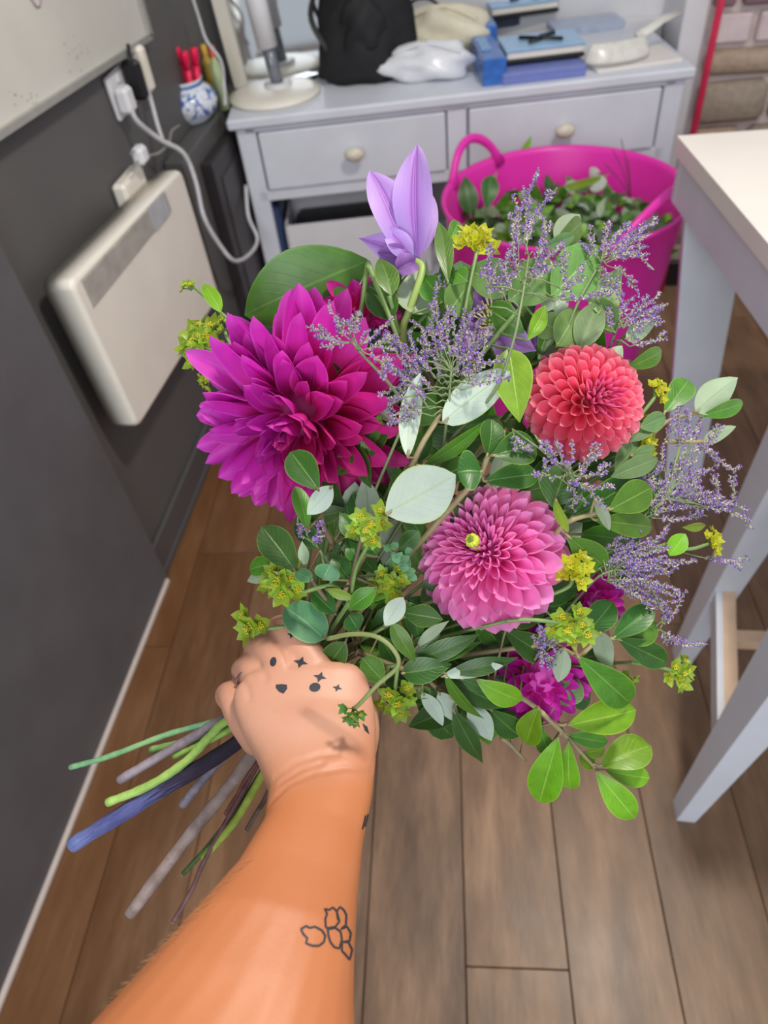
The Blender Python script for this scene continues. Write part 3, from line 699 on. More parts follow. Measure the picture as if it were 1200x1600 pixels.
# leaf rows: bx, by, tx, ty, width(px), depth offset, kind, profile, face(1 top / -1 back), roll
SPRIGS = {
 'centre': ('white-backed leafy twig in the middle of the bouquet between the three dahlias', [[(640,735,0),(662,690,0),(686,652,0),(690,640,.004)]], [
   (637,714,657,582,35,-.008,'s','ell',-1,.5),(692,660,797,580,60,-.006,'s','full',-1,.1),(603,803,712,742,92,-.016,'s','ell',-1,.05),
   (684,655,690,560,24,.006,'d','lan',1,.5),(660,728,765,652,24,.002,'m','lan',1,.6),(650,725,668,665,30,.012,'d','ell',1,.3)]),
 'mid': ('small dark oval-leaved twig between the pink and coral dahlias', [[(752,740,.004),(763,712,.002),(775,700,.004),(790,670,.012)]], [
   (770,712,838,696,56,-.008,'d','ob',1,-.15),(761,712,768,655,40,-.002,'d','ob',1,.35),(753,737,714,738,64,-.004,'d','ob',1,.3),
   (757,752,842,742,42,.010,'d','ob',1,-.3),(775,700,772,655,30,.010,'d','ob',1,-.3),(862,792,886,729,72,.002,'d','ob',1,.1),(745,720,690,745,40,.014,'d','ob',1,.1)]),
 'right': ('glossy oval-leaved twig right of the pink dahlia under the coral one', [[(860,842,.012),(888,815,-.002),(930,802,-.006),(957,793,-.008)]], [
   (892,808,985,752,50,.004,'d','ob',1,.3),(952,797,1018,762,52,-.010,'m','ob',1,.1),(928,812,1019,824,40,-.008,'m','ob',1,-.1),
   (930,780,952,829,18,-.014,'g','ell',-1,.4),(868,780,888,832,16,-.006,'l','ell',1,.9),(888,838,946,886,46,-.002,'m','ob',1,.15),
   (905,835,985,845,40,.012,'m','ob',1,-.2),(880,800,930,770,36,.014,'d','ob',1,.2)]),
 'lowerright': ('leafy twig with silvery curled leaves low on the right side', [[(895,1000,.01),(903,1026,.0),(930,1005,-.002),(966,996,-.004)],[(870,1010,.004),(903,1026,0)]], [
   (957,998,1021,948,40,-.004,'d','ob',1,-.2),(965,1003,1027,975,46,.004,'m','ob',1,.1),(966,998,1042,1036,42,-.004,'d','ob',1,.1),
   (915,992,958,940,46,.004,'d','ob',1,.1),(938,988,954,1048,32,-.012,'g','ell',-1,-.2),(903,1026,984,1098,56,-.008,'m','ob',1,.1),
   (880,1012,872,1066,30,-.010,'g','ell',-1,.2),(905,1030,960,1015,36,.012,'d','ob',1,.2)]),
 'bottomright': ('bright green leafy twig hanging out at the bottom right', [[(786,1073,.006),(812,1088,.004),(840,1108,.002),(877,1143,0),(910,1178,0),(933,1203,0)],[(784,1152,.02),(800,1166,.02),(821,1189,.02)],[(877,1143,0),(865,1160,0)],[(846,1113,.0),(870,1132,.004),(900,1128,.0)]], [
   (888,1133,994,1110,54,-.006,'b','ob',1,.1),(885,1148,950,1160,26,.006,'m','ob',1,.3),(938,1196,1017,1165,54,-.006,'b','ob',1,-.1),
   (945,1203,1015,1216,34,.002,'b','ob',1,.2),(932,1206,992,1279,44,-.006,'b','ob',1,.05),(872,1153,843,1253,54,-.008,'b','ob',1,.05),
   (889,1160,891,1233,35,-.006,'b','ob',1,.15),(842,1105,822,1162,42,-.002,'b','ob',1,.2),(930,1198,905,1180,26,.004,'b','ob',1,.2),
   (870,1100,905,1062,44,.010,'m','ob',1,.3),(845,1135,860,1180,30,.01,'m','ob',1,.3),(912,1176,945,1170,22,.004,'b','ob',1,.4)]),
 'bottom': ('spiky narrow-leaved greenery fanning out low beneath the pink dahlia', [[(560,1020,.02),(640,1048,.012),(700,1052,.006),(745,1062,.0),(786,1073,.0)],[(640,1040,.012),(690,1080,.010),(735,1105,.004)]], [
   (745,1062,815,1095,38,-.004,'b','ob',1,.3),(700,1050,810,1027,28,-.004,'d','lan',1,.3),(650,1030,751,990,32,.0,'d','lan',1,.2),
   (650,1012,702,970,18,.0,'g','lan',-1,.3),(680,1035,753,1003,22,-.004,'d','lan',1,-.5),(690,1057,786,1040,24,-.010,'s','ell',-1,.2),
   (628,1052,706,1038,42,-.008,'d','ov',1,.1),(694,1050,757,1123,18,-.008,'m','lan',1,.7),(700,1060,792,1106,40,.004,'d','lan',1,.1),
   (660,1082,692,1134,24,-.004,'s','ell',-1,.3),(685,1082,714,1128,28,.002,'s','ell',-1,.1),(735,1103,768,1158,36,.0,'s','ell',-1,.1),
   (708,1108,754,1192,34,.002,'d','lan',1,.2),(765,1108,812,1150,40,.010,'d','ob',1,.2),(612,973,649,1034,28,-.010,'m','ov',1,.2),
   (600,1066,566,1028,38,-.008,'m','ob',1,.2),(602,978,630,933,32,-.018,'s','ell',-1,.1),(692,968,625,956,36,-.002,'d','lan',1,.1),
   (850,962,794,976,28,.008,'d','ob',1,.1),(790,985,858,1028,44,.020,'d','ob',1,.1),(655,1000,640,940,30,.006,'d','ob',1,.3),
   (640,1020,688,990,30,.002,'d','lan',1,.2),(720,1060,770,1080,20,-.002,'d','lan',1,.4),(590,1075,640,1095,30,.0,'d','ob',1,.3),(650,1090,672,1075,20,.0,'m','ob',1,.2)]),
 'left': ('dark oval-leaved twig at the left under the magenta dahlia', [[(560,1000,.02),(548,940,.006),(552,900,.0),(560,860,.0),(568,830,.004)],[(520,950,.012),(485,905,.006),(462,890,.0)],[(520,850,.010),(505,820,.0),(503,780,-.006)]], [
   (462,892,409,823,54,-.006,'d','ob',1,.1),(498,766,454,706,50,-.030,'d','ob',1,.1),(480,828,462,760,28,-.024,'m','ob',1,.4),
   (519,760,480,804,34,-.032,'s','ell',-1,.2),(425,890,386,908,24,-.004,'g','ell',-1,.2),(430,880,390,890,30,.002,'m','ob',1,.3),
   (508,998,446,948,58,-.004,'t','rnd',1,.15),(505,905,516,882,40,-.010,'t','rnd',1,.2),(488,906,462,894,22,-.016,'t','rnd',1,.1),
   (509,920,560,936,16,-.008,'l','lan',1,.5),(590,918,544,953,32,-.006,'m','lan',1,.1),(540,1003,505,1052,40,-.010,'d','ov',1,.1),
   (545,905,520,870,34,.004,'d','ob',1,.2),(560,880,545,845,30,.004,'d','lan',1,.2),(535,890,500,865,30,.008,'g','lan',1,.3),
   (560,985,545,960,34,.0,'d','ob',1,.2),(600,900,640,870,36,.010,'t','ob',1,.3),(620,860,655,830,30,.012,'d','ob',1,.2),(478,885,472,845,18,.0,'g','lan',-1,.3),
   (560,845,530,800,34,.006,'d','lan',1,.3),(590,870,560,830,30,.010,'d','lan',1,.3),(525,960,490,925,34,.006,'d','ob',1,.2)]),
 'backright': ('pale oval-leaved twig sticking out far right beyond the coral dahlia', [[(1000,700,.03),(1040,660,.01),(1090,645,.0)],[(1040,690,.01),(1098,690,.0)],[(940,560,.03),(977,578,.01)],[(950,560,.03),(980,520,.01)]], [
   (1088,643,1153,590,48,-.004,'g','ell',-1,.15),(1095,650,1161,630,26,.0,'m','ob',1,.2),(1098,692,1150,666,22,.0,'g','ell',-1,.3),
   (1038,645,1076,594,40,.006,'m','ob',1,.1),(977,576,1034,548,28,.0,'m','ob',1,.2),(978,530,1026,500,30,.004,'g','ell',-1,.2),
   (952,575,972,540,28,.0,'g','ell',-1,.2),(985,713,1024,698,18,.004,'g','lan',1,.1),(955,745,1028,716,32,.0,'g','ell',1,.1),
   (1046,868,1071,834,30,.0,'b','ell',1,.1),(1066,824,1103,820,14,.0,'l','lan',1,.3),(1000,668,1040,650,30,.01,'g','ell',1,.3),(985,690,1015,660,26,.012,'g','ell',1,.2),
   (960,735,1000,690,40,.012,'g','ell',1,.2)]),
 'clematisleaves': ('broad soft clematis leaves at the top behind the coral dahlia', [[(700,620,.03),(780,520,.012),(840,450,.004),(880,400,.004)],[(697,470,.01),(695,440,.0)],[(860,560,.03),(915,500,.01)]], [
   (700,442,685,345,28,-.010,'m','lan',1,.2),(612,462,593,404,36,-.012,'m','ov',1,.2),(698,385,716,346,24,-.004,'m','ob',1,.2),
   (805,448,724,422,62,.0,'c','ov',1,.1),(795,470,868,410,68,.004,'c','ov',1,.1),(862,462,938,385,78,.0,'c','ov',1,.1),
   (870,385,906,335,44,.0,'g','ob',-1,.1),(862,385,908,345,34,-.004,'c','ob',1,.4),(850,388,898,368,24,-.006,'g','ell',1,.2),(935,490,972,415,54,.004,'c','ov',-1,.1),
   (824,532,852,476,26,-.006,'b','lan',1,.2),(795,545,812,660,62,.0,'l','ov',1,.1),(905,545,935,470,46,.008,'g','ov',1,.1),
   (645,490,665,405,62,.012,'g','ov',-1,.1),(700,490,735,440,52,.008,'c','ov',1,.2),(690,470,660,430,44,.010,'m','ov',1,.2),
   (870,540,905,480,50,.010,'c','ov',1,.2),(730,440,712,425,30,-.004,'m','ob',1,.2),(760,480,820,520,50,.016,'m','ov',1,.1),(960,520,930,460,40,.012,'c','ov',1,.1),
   (610,500,580,440,50,.016,'d','ov',1,.2),(690,410,708,440,28,-.006,'d','ob',1,.2),(840,500,880,520,44,.012,'c','ov',1,.1)]),
 'bigleaf': ('one big broad ribbed green leaf behind the magenta dahlia', [[(575,412,.004),(590,450,.008),(618,520,.016),(650,620,.04)]], [
   (575,408,382,492,116,.018,'C','ell',1,.1)]),
}
fr = random.Random(21)
anch = {'mid':(790,735),'right':(930,840),'lowerright':(930,1000),'bottomright':(870,1080),'bottom':(690,1030),'left':(540,900),'backright':(990,700),'clematisleaves':(800,480),'centre':(660,680)}
def inside(x, y):
    if y > 1060: return ((x-760)/150)**2+((y-1060)/70)**2 < 1
    return ((x-735)/265)**2+((y-740)/330)**2 < 1 and not (x < 560 and y > 960) and not (y<440)
cnt = 0
while cnt < 300:
    x, y = fr.uniform(450, 1010), fr.uniform(430, 1130)
    if not inside(x, y): continue
    k = min(anch, key=lambda q: (anch[q][0]-x)**2+(anch[q][1]-y)**2); a = math.atan2(y-1000, x-560)+fr.gauss(0,.7); L = fr.uniform(60, 95)
    SPRIGS[k][2].append((x-math.cos(a)*L/2, y-math.sin(a)*L/2, x+math.cos(a)*L/2, y+math.sin(a)*L/2, fr.uniform(28,48), fr.uniform(.028,.075), fr.choice('dddm'), fr.choice(['ob','lan','ob']), fr.choice([1,1,1,-1]) if cnt%4==0 else 1, fr.uniform(-.5,.5)))
    cnt += 1
lr = random.Random(4)
for key, (label, stems, leaves) in SPRIGS.items():
    s0 = stems[0]; base = P(s0[0][0], s0[0][1], dome(s0[0][0], s0[0][1])+s0[0][2])
    t = thing({'clematisleaves':'clematis_foliage','bigleaf':'broad_leaf'}.get(key, 'leafy_twig'), label, 'foliage', base)
    sm_ = MB(); axis_pts = []
    for st in stems:
        pts = [P(x, y, dome(x,y)+o) for x, y, o in st]; sp_ = spline(pts, 5); axis_pts += sp_
        n_ = len(sp_); sm_.tube(sp_, [.0019-.0008*i/n_ for i in range(n_)], 7)
    g_ = GRIP + Vector((lr.uniform(-.006,.006), lr.uniform(-.006,.006), lr.uniform(-.006,.006)))
    p0 = P(s0[0][0], s0[0][1], dome(s0[0][0], s0[0][1])+s0[0][2]); midp = p0.lerp(g_, .5)+fwd_w*.012
    sm_.tube(spline([p0, midp, g_], 6), .0018, 7)
    lobj = []
    for li, (bx,by,tx,ty,wd,off,kd,pf,face,roll) in enumerate(leaves):
        db = dome(bx,by)+off; dt = dome(tx,ty)+off+lr.uniform(-.003,.006)
        B, T = P(bx,by,db), P(tx,ty,dt); W = wd/FPX*(db+dt)/2
        m = MB(); hid = off > .026
        leaf_mesh(m, B, T, W, pf, face, roll+lr.uniform(-.12,.12), fold=lr.uniform(.12,.34), arch=lr.uniform(.03,.10), nv=6 if hid else 12, nu=4 if hid else 8, wav=.012, seed=li)
        m.build('leaf', ML[kd], t, label=('pale silvery underside of a leaf' if face < 0 and not hid else None))
        q = min(axis_pts, key=lambda a_: (a_-B).length)
        if .0008 < (q-B).length < .035: sm_.tube(spline([q, q.lerp(B,.6)+fwd_w*.001, B, B.lerp(T,.08)], 3), [.0010]*10 if False else .0008, 5)
    sm_.build('stem', M_stem_d if key in ('left',) else M_stem_b if key not in ('clematisleaves','bigleaf') else M_stem_g, t)

# ======================= dahlias =======================
def petal_unit(name, mats, a0, a1, tip='round', bend=0.0, nu=8, nv=10, base=.22, wmax=.62, ruffle=0.0, pinch=0.0):
    m = MB(); vs=[]; uvs=[]; yy=0; zz=0; ang=0
    for j in range(nv+1):
        v = j/nv
        if v < wmax: wv = base+(1-base)*math.sin(PI/2*v/wmax)
        else:
            q = (v-wmax)/(1-wmax); wv = (1-q**2.8)**.5 if tip == 'round' else (1-q**2.0)**.62 if tip == 'blunt' else (1-q)**.62*(1+.35*q)
        wv = max(wv, .02); a = a0+(a1-a0)*v; r = wv/max(a, .05)
        for i in range(nu+1):
            u = 2*i/nu-1; x = r*math.sin(a*u); h = r*(1-math.cos(a*u)) + ruffle*math.sin(v*11+u*2)*abs(u)*.25 - pinch*wv*(1-abs(u))**2*.5
            c, s_ = math.cos(ang), math.sin(ang)
            # h in units of half width; y,z of the centre line in unit length
            vs.append((x, yy - h*s_*.15, zz*1.0 + h*c)); uvs.append((i/nu, v))
        ang = bend*v; yy += math.cos(ang)/nv; zz += math.sin(ang)/nv*2.2
    k = nu+1
    m.add(vs, [(j*k+i, j*k+i+1, (j+1)*k+i+1, (j+1)*k+i) for j in range(nv) for i in range(nu)], 0, uvs)
    return m.mesh(name, mats)
def mat_petal(name, body, base, rim, trans=.25, rimw=.75, veins=.25, rough=.55):
    n = NT(name); uv = n.n('ShaderNodeUVMap'); sp = n.n('ShaderNodeSeparateXYZ'); n.l(uv.outputs[0], sp.inputs[0]); U, V = sp.outputs[0], sp.outputs[1]
    e = n.math('MAXIMUM', n.math('MULTIPLY', n.math('ABSOLUTE', n.math('SUBTRACT', U, .5)), 2.0), V)
    c = n.ramp(V, [(.1, sc(*base)), (.62, sc(*body))])
    rm = n.ramp(e, [(rimw, (0,0,0,1)), (1.0, (1,1,1,1))]); c = n.mix(n.math('MULTIPLY', rm, .8), c, sc(*rim))
    mp = n.n('ShaderNodeMapping'); mp.inputs['Scale'].default_value = (22, 1.5, 1); n.l(uv.outputs[0], mp.inputs[0])
    f = n.noise(mp.outputs[0], 1.6, 3); c = n.mix(n.math('MULTIPLY', n.ramp(f, [(.45,(0,0,0,1)),(.75,(1,1,1,1))]), veins), c, sc(*base))
    oi = n.n('ShaderNodeObjectInfo'); c = n.mix(1.0, c, oi.outputs['Color'], 'MULTIPLY')
    n.col(c); n.rough(rough); n.bump(f, .25, .0006); n.translucent(c, trans); return n.m
def frame_of(ax):
    ax = ax.normalized(); e1 = (-down_w - (-down_w).dot(ax)*ax).normalized(); e2 = ax.cross(e1); return ax, e1, e2
def dahlia(name, label, px, py, d, ax_img, Rp, N, thmax, flat, classes, wfun, lfun, jit, seed, colfun=None, core=None, rec=.12, hide=None, tilt=0.0, stem_to=None, stem_mat=None, pcore=None, thp=1.0):
    c = P(px, py, d); R = Rp*d/FPX; ax = cw(Vector((ax_img[0]-(px-600)/FPX, ax_img[1]-(py-800)/FPX, -1))).normalized(); a, e1, e2 = frame_of(ax)
    t = thing(name, label, 'flower', c); rs = random.Random(seed)
    for k in range(N):
        tt = (k+.5)/N; th = math.acos(1-(tt**thp)*(1-math.cos(thmax))); ph = k*2.399963+rs.uniform(-jit,jit)*.6
        th2 = th + rs.uniform(-jit, jit)*.5
        dr = a*math.cos(th2)+(e1*math.cos(ph)+e2*math.sin(ph))*math.sin(th2)
        if hide and hide(th, ph): continue
        per = (e1*math.cos(ph)+e2*math.sin(ph))
        rad = R/math.sqrt((math.cos(th)/flat)**2+math.sin(th)**2) if math.cos(th) > 0 else R
        rad *= 1+rs.uniform(-jit,jit)*.25
        y = (dr + tilt*per*math.sin(th)).normalized(); zc = a - a.dot(y)*y
        zc = zc.normalized() if zc.length > 1e-4 else e1
        zc = (Matrix.Rotation(rs.uniform(-jit,jit)*1.2, 3, y) @ zc); x = y.cross(zc)
        L = rad*lfun(tt); W = R*wfun(tt)*(1+rs.uniform(-jit,jit)*.4); start = c + dr*(rad) - y*L
        me = classes[min(len(classes)-1, int(tt*len(classes)*.999))] if not callable(classes) else classes(tt, rs)
        M = Matrix((x*W, y*L, zc*W)).transposed().to_4x4(); M.translation = start
        inst('petal', me, M, t, colfun(k, tt, ph, rs) if colfun else None)
    if core:
        m = MB(); blob(m, c + a*R*core[1]*0, (R*core[0], R*core[0], R*core[0]), 1, .02, 20, 12, flat=False); m.build('flower_core', core[2], t)
    if pcore:
        fl_ = R*flat
        for j, (rr_, hh, mt, cnt_) in enumerate(pcore):
            m = MB()
            for q in range(cnt_):
                an = q*2.39996; r2 = R*rr_*math.sqrt((q+.5)/cnt_); b0 = c + (e1*math.cos(an)+e2*math.sin(an))*r2 + a*fl_*hh
                m.tube([b0-a*R*.25, b0, b0+a*R*.03 - (e1*math.cos(an)+e2*math.sin(an))*r2*.25], [R*.018, R*.02, R*.007], 6)
            m.build('disc_florets', mt, t, kind='stuff')
    if stem_to is not None:
        m = MB(); pts = spline([c-a*R*.2, c-a*R*.9+fwd_w*.01, c.lerp(stem_to, .55)+fwd_w*.03, stem_to], 6)
        m.tube(pts, .0032, 8); m.build('stem', stem_mat or M_stem_g, t)
    return t, c, R
def tintf(a, b, amp=.12):
    def f(k, tt, ph, rs):
        s_ = rs.random(); v = 1-rs.random()*amp
        return tuple((a[i]*(1-s_)+b[i]*s_)*v for i in range(3))+(1,)
    return f
# coral ball dahlia
Mc = mat_petal('coral_petal', (255,112,146), (242,60,98), (255,184,188), .30, .80, .12)
Mc2 = mat_petal('coral_petal_inner', (240,92,150), (222,50,110), (252,150,190), .28, .7, .15)
pc_in = petal_unit('petal_bud', Mc2, 2.2, 1.9, 'blunt', -.1, 8, 8, .35, .6)
pc_mid = petal_unit('petal_cup', Mc, 2.2, 1.15, 'round', .1, 10, 14, .40, .66)
pc_out = petal_unit('petal_open', Mc, 1.9, 1.0, 'round', .12, 10, 14, .36, .68)
dahlia('coral_dahlia', 'coral red ball dahlia with tight cupped petals on the right', 912, 630, .442, (.46,-.20,-1), 94, 160, math.radians(128), .88,
  lambda tt, rs: pc_in if tt < .16 else pc_mid if tt < .5 else pc_out,
  lambda tt: .078+.125*tt**.6, lambda tt: .60, .07, 3, tintf((1,1,1),(1,.92,.95)), core=(.40,0,simple('coral_core', (196,40,72), .6)), stem_to=GRIP+Vector((.004,0,.002)), thp=1.45)
# pink dahlia
Mp = mat_petal('pink_petal', (255,150,214), (252,96,186), (255,196,234), .36, .82, .12)
Mp2 = mat_petal('pink_petal_inner', (246,116,200), (190,50,146), (255,176,226), .28, .6, .15)
pp_q = petal_unit('petal_quill', Mp2, 2.4, 2.1, 'point', .25, 8, 8, .5, .7)
pp_tube = petal_unit('petal_tube', Mp, 2.5, 1.7, 'blunt', .12, 10, 12, .34, .66)
pp_mid = petal_unit('petal_cup', Mp, 2.0, 1.1, 'blunt', -.05, 10, 12, .3, .62, pinch=.1)
pp_out = petal_unit('petal_outer', Mp, 1.5, .6, 'blunt', -.25, 10, 12, .3, .6, pinch=.25)
dahlia('pink_dahlia', 'bright pink dahlia with yellow-green eye in the lower middle of the bouquet', 768, 868, .438, (-.46,-.36,-1), 121, 205, math.radians(106), .66,
  lambda tt, rs: pp_q if tt < .25 else pp_tube if tt < .48 else pp_mid if tt < .74 else pp_out,
  lambda tt: .034+.175*tt**.95, lambda tt: .50+.14*tt, .10, 5, tintf((1,1,1),(1,.88,1.0)), core=(.40,0,simple('pink_core', (206,60,146), .6)), stem_to=GRIP+Vector((-.004,.003,0)), thp=1.6,
  pcore=[(.075,1.0,simple('dahlia_eye', (190,205,60), .5, .2, 200),60),(.035,1.04,simple('dahlia_eye_dark', (120,130,40), .5),10)])
# magenta dinner-plate dahlia
Mm = mat_petal('magenta_petal', (212,50,190), (226,30,130), (230,100,216), .30, .82, .45)
pm_a = petal_unit('petal_broad', Mm, 1.4, .8, 'point', -.20, 8, 14, .3, .5, ruffle=.12, pinch=.35)
pm_b = petal_unit('petal_curved', Mm, 1.6, .9, 'point', .30, 8, 12, .35, .5, ruffle=.16)
pm_c = petal_unit('petal_flat', Mm, .9, .5, 'point', -.1, 8, 12, .4, .5, ruffle=.2, pinch=.3)
pm_in = petal_unit('petal_incurved', Mm, 1.9, 1.3, 'point', .5, 8, 10, .4, .55)
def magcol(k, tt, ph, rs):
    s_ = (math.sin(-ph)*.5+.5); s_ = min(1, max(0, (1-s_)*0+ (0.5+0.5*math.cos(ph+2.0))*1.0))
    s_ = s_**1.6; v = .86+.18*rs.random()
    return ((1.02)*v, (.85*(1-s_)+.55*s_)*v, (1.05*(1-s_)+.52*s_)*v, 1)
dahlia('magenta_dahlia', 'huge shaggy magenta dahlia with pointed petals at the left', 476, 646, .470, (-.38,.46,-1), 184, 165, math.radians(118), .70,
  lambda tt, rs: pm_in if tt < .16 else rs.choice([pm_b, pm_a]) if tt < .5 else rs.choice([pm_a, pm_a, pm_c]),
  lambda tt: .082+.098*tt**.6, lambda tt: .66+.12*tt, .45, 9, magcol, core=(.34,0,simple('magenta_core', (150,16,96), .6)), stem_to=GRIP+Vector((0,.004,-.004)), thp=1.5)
# second magenta dahlia behind, and two deeper ones low at the back
dahlia('magenta_dahlia', 'small open magenta dahlia tucked behind the top right of the huge one', 556, 500, .478, (.2,-.5,-1), 80, 34, math.radians(105), .7,
  lambda tt, rs: rs.choice([pm_a, pm_c]), lambda tt: .17+.08*tt, lambda tt: .6, .3, 13, lambda k,tt,ph,rs: (1.02, .62, .72, 1), core=(.35,0,Mm), stem_to=GRIP)
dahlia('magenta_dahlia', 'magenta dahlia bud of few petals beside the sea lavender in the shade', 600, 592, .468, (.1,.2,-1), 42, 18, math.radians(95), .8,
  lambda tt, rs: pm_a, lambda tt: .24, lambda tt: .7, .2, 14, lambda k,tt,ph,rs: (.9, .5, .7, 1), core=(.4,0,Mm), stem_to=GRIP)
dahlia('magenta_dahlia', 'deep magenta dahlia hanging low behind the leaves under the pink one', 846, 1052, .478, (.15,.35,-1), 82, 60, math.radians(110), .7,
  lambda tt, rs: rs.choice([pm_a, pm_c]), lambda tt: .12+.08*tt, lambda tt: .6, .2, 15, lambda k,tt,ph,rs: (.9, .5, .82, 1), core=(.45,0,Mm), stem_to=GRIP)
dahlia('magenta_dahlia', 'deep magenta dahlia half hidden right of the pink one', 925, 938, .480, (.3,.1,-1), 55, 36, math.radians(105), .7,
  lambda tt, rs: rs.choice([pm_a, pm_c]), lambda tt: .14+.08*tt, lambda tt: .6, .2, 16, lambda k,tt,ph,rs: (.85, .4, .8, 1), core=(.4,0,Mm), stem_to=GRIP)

# ======================= clematis =======================
def mat_clem(name, body, mid, edge):
    n = NT(name); uv = n.n('ShaderNodeUVMap'); sp = n.n('ShaderNodeSeparateXYZ'); n.l(uv.outputs[0], sp.inputs[0])
    du_ = n.math('ABSOLUTE', n.math('SUBTRACT', sp.outputs[0], .5))
    c = n.ramp(du_, [(.0, sc(*mid)), (.03, sc(*body)), (.06, sc(*mid)), (.13, sc(*body)), (.5, sc(*edge))])
    mp = n.n('ShaderNodeMapping'); mp.inputs['Scale'].default_value = (26, 1.2, 1); n.l(uv.outputs[0], mp.inputs[0]); f = n.noise(mp.outputs[0], 1.5, 3)
    c = n.mix(n.math('MULTIPLY', f, .3), c, sc(*mid)); n.col(c); n.rough(.5); n.bump(f, .3, .0008); n.translucent(c, .3); return n.m
Mcl = mat_clem('lilac_petal', (192,148,224), (164,92,190), (204,172,236)); Mcd = mat_clem('purple_petal', (132,84,160), (100,52,130), (170,120,196))
def clem(name, label, base_px, d, petals, cen=None):
    b = P(*base_px, d); t = thing(name, label, 'flower', b)
    for i, (bx,by,tx,ty,wd,do,mt,roll,pf,fc) in enumerate(petals):
        m = MB(); B = P(bx,by,d+do[0]); T = P(tx,ty,d+do[1])
        leaf_mesh(m, B, T, wd/FPX*d, pf, fc, roll, fold=.5, arch=.10, nv=16, nu=10, wav=.05, seed=i*3)
        m.build('petal', mt, t)
    if cen:
        m = MB(); rs = random.Random(3); c = P(*cen[:2], d+cen[2])
        for k in range(cen[3]):
            a = rs.uniform(0, 6.28); q = rs.uniform(.2,1); dd = (right_w*math.cos(a)+down_w*math.sin(a))*.008*q*cen[4] - fwd_w*.006 - down_w*.004
            m.tube([c, c+dd*.6, c+dd], [.0003,.0003,.0006], 4)
        m.build('stamens', simple('cream_stamen', (232,212,150), .5), t, kind='stuff')
    return t
t = clem('clematis', 'pale lilac clematis flower seen from the side at the top of the bouquet', (648,402), .452, [
   (638,410,578,266,58,(0,.0),Mcl,.3,'ell',1),(654,410,652,226,60,(0,-.004),Mcl,-.3,'ell',1),(645,408,668,298,44,(.008,.012),Mcl,.3,'ell',1),
   (645,404,622,318,34,(.012,.018),Mcl,-.3,'ell',1),(648,405,560,372,40,(.004,.004),Mcl,.3,'lan',1),(640,402,590,395,40,(-.002,-.004),Mcd,-.2,'ell',1),
   (650,408,618,424,34,(-.004,-.01),Mcd,.3,'rnd',1),(646,408,596,352,36,(-.004,-.006),Mcl,.2,'lan',1)], (640,360,.002,24,1))
m = MB(); m.tube(spline(pxs([(650,408,.450),(660,420,.446),(652,450,.444),(638,490,.446),(630,520,.452),(640,600,.47)]),6), .0024, 8)
pts_ = spline([P(640,600,.47), P(560,900,.50), GRIP], 6); m.tube(pts_, .0022, 6); m.build('stem', simple('lime_stem', (150,172,92), .5), t)
m = MB(); m.tube(spline(pxs([(608,462,.444),(616,495,.448),(626,522,.452)]),5), .0016, 6); m.tube(spline(pxs([(668,490,.452),(648,510,.452),(630,524,.452)]),5), .0014, 6)
m.tube(spline(pxs([(574,415,.452),(600,470,.452),(622,520,.453)]),5), .0014, 6); m.build('side_stem', M_stem_g, t)
t = clem('clematis', 'violet clematis with cream centre half buried in the sea lavender', (772,512), .452, [
   (770,512,700,470,44,(0,0),Mcd,.2,'lan',1),(770,512,742,432,44,(.004,.004),Mcd,-.2,'lan',1),(775,510,812,432,46,(.004,.0),Mcd,.2,'lan',1),
   (775,515,838,548,44,(0,-.004),Mcl,.1,'lan',1),(772,518,800,572,40,(0,-.004),Mcl,-.2,'lan',1),(765,515,712,545,44,(0,0),Mcl,.2,'lan',1),
   (828,545,850,478,36,(.006,.004),Mcd,.3,'lan',1),(848,545,872,490,34,(.01,.008),Mcd,-.3,'lan',1)], (772,508,-.004,90,1.8))
m = MB(); blob(m, P(772,508,.450), (.0055,.0055,.005), 2, .08, 16, 10, flat=False); m.build('seed_head', simple('cream_disc', (222,204,130), .6, .2, 400), t)

# ======================= sea lavender =======================
M_calyx = simple('pale_calyx', (184,176,166), .7, .3, 300); M_lav = simple('lavender_floret', (132,100,176), .6, .35, 300); M_lavstem = simple('thin_green_stem', (122,136,92), .6, .2, 80)
M_lav2 = simple('lavender_floret_mauve', (164,124,172), .6, .3, 300)
def spikelets(mb, st, pts, rs, dens=.00060, rad=.0036, purple=.55):
    pts = spline(pts, 6); st.tube(pts, .00034, 4)
    acc = 0; side = 1
    for i in range(len(pts)-1):
        a, b = pts[i], pts[i+1]; L = (b-a).length; d = (b-a).normalized(); fr_ = i/(len(pts)-1)
        n_ = max(1, int(L/dens))
        for k in range(n_):
            if fr_ < .12: continue
            p = a.lerp(b, (k+rs.random())/n_); an = rs.uniform(0, 6.28); o = d.orthogonal().normalized(); o = Matrix.Rotation(an, 3, d) @ o
            dir_ = (d*.8+o*.9+Vector((0,0,.25))).normalized(); l1 = rad*(1-.35*fr_)*rs.uniform(.7,1.1); r1 = .00058*rs.uniform(.8,1.2)
            q0, q1 = p, p+dir_*l1*.62; x = dir_.orthogonal().normalized(); y = dir_.cross(x)
            vs = [q0]+[q1+(x*math.cos(t_)+y*math.sin(t_))*r1 for t_ in (0,2.09,4.19)]
            mb.add(vs, [(0,2,1),(0,3,2),(0,1,3),(1,2,3)], 0)
            if rs.random() < purple:
                q2 = q1+dir_*l1*.5; r2 = r1*1.9; mi = 1 if rs.random() < .7 else 2
                vs = [q1]+[q1.lerp(q2,.55)+(x*math.cos(t_)+y*math.sin(t_))*r2 for t_ in (0,1.57,3.14,4.71)]+[q2]
                mb.add(vs, [(0,2,1),(0,3,2),(0,4,3),(0,1,4),(5,1,2),(5,2,3),(5,3,4),(5,4,1)], mi)
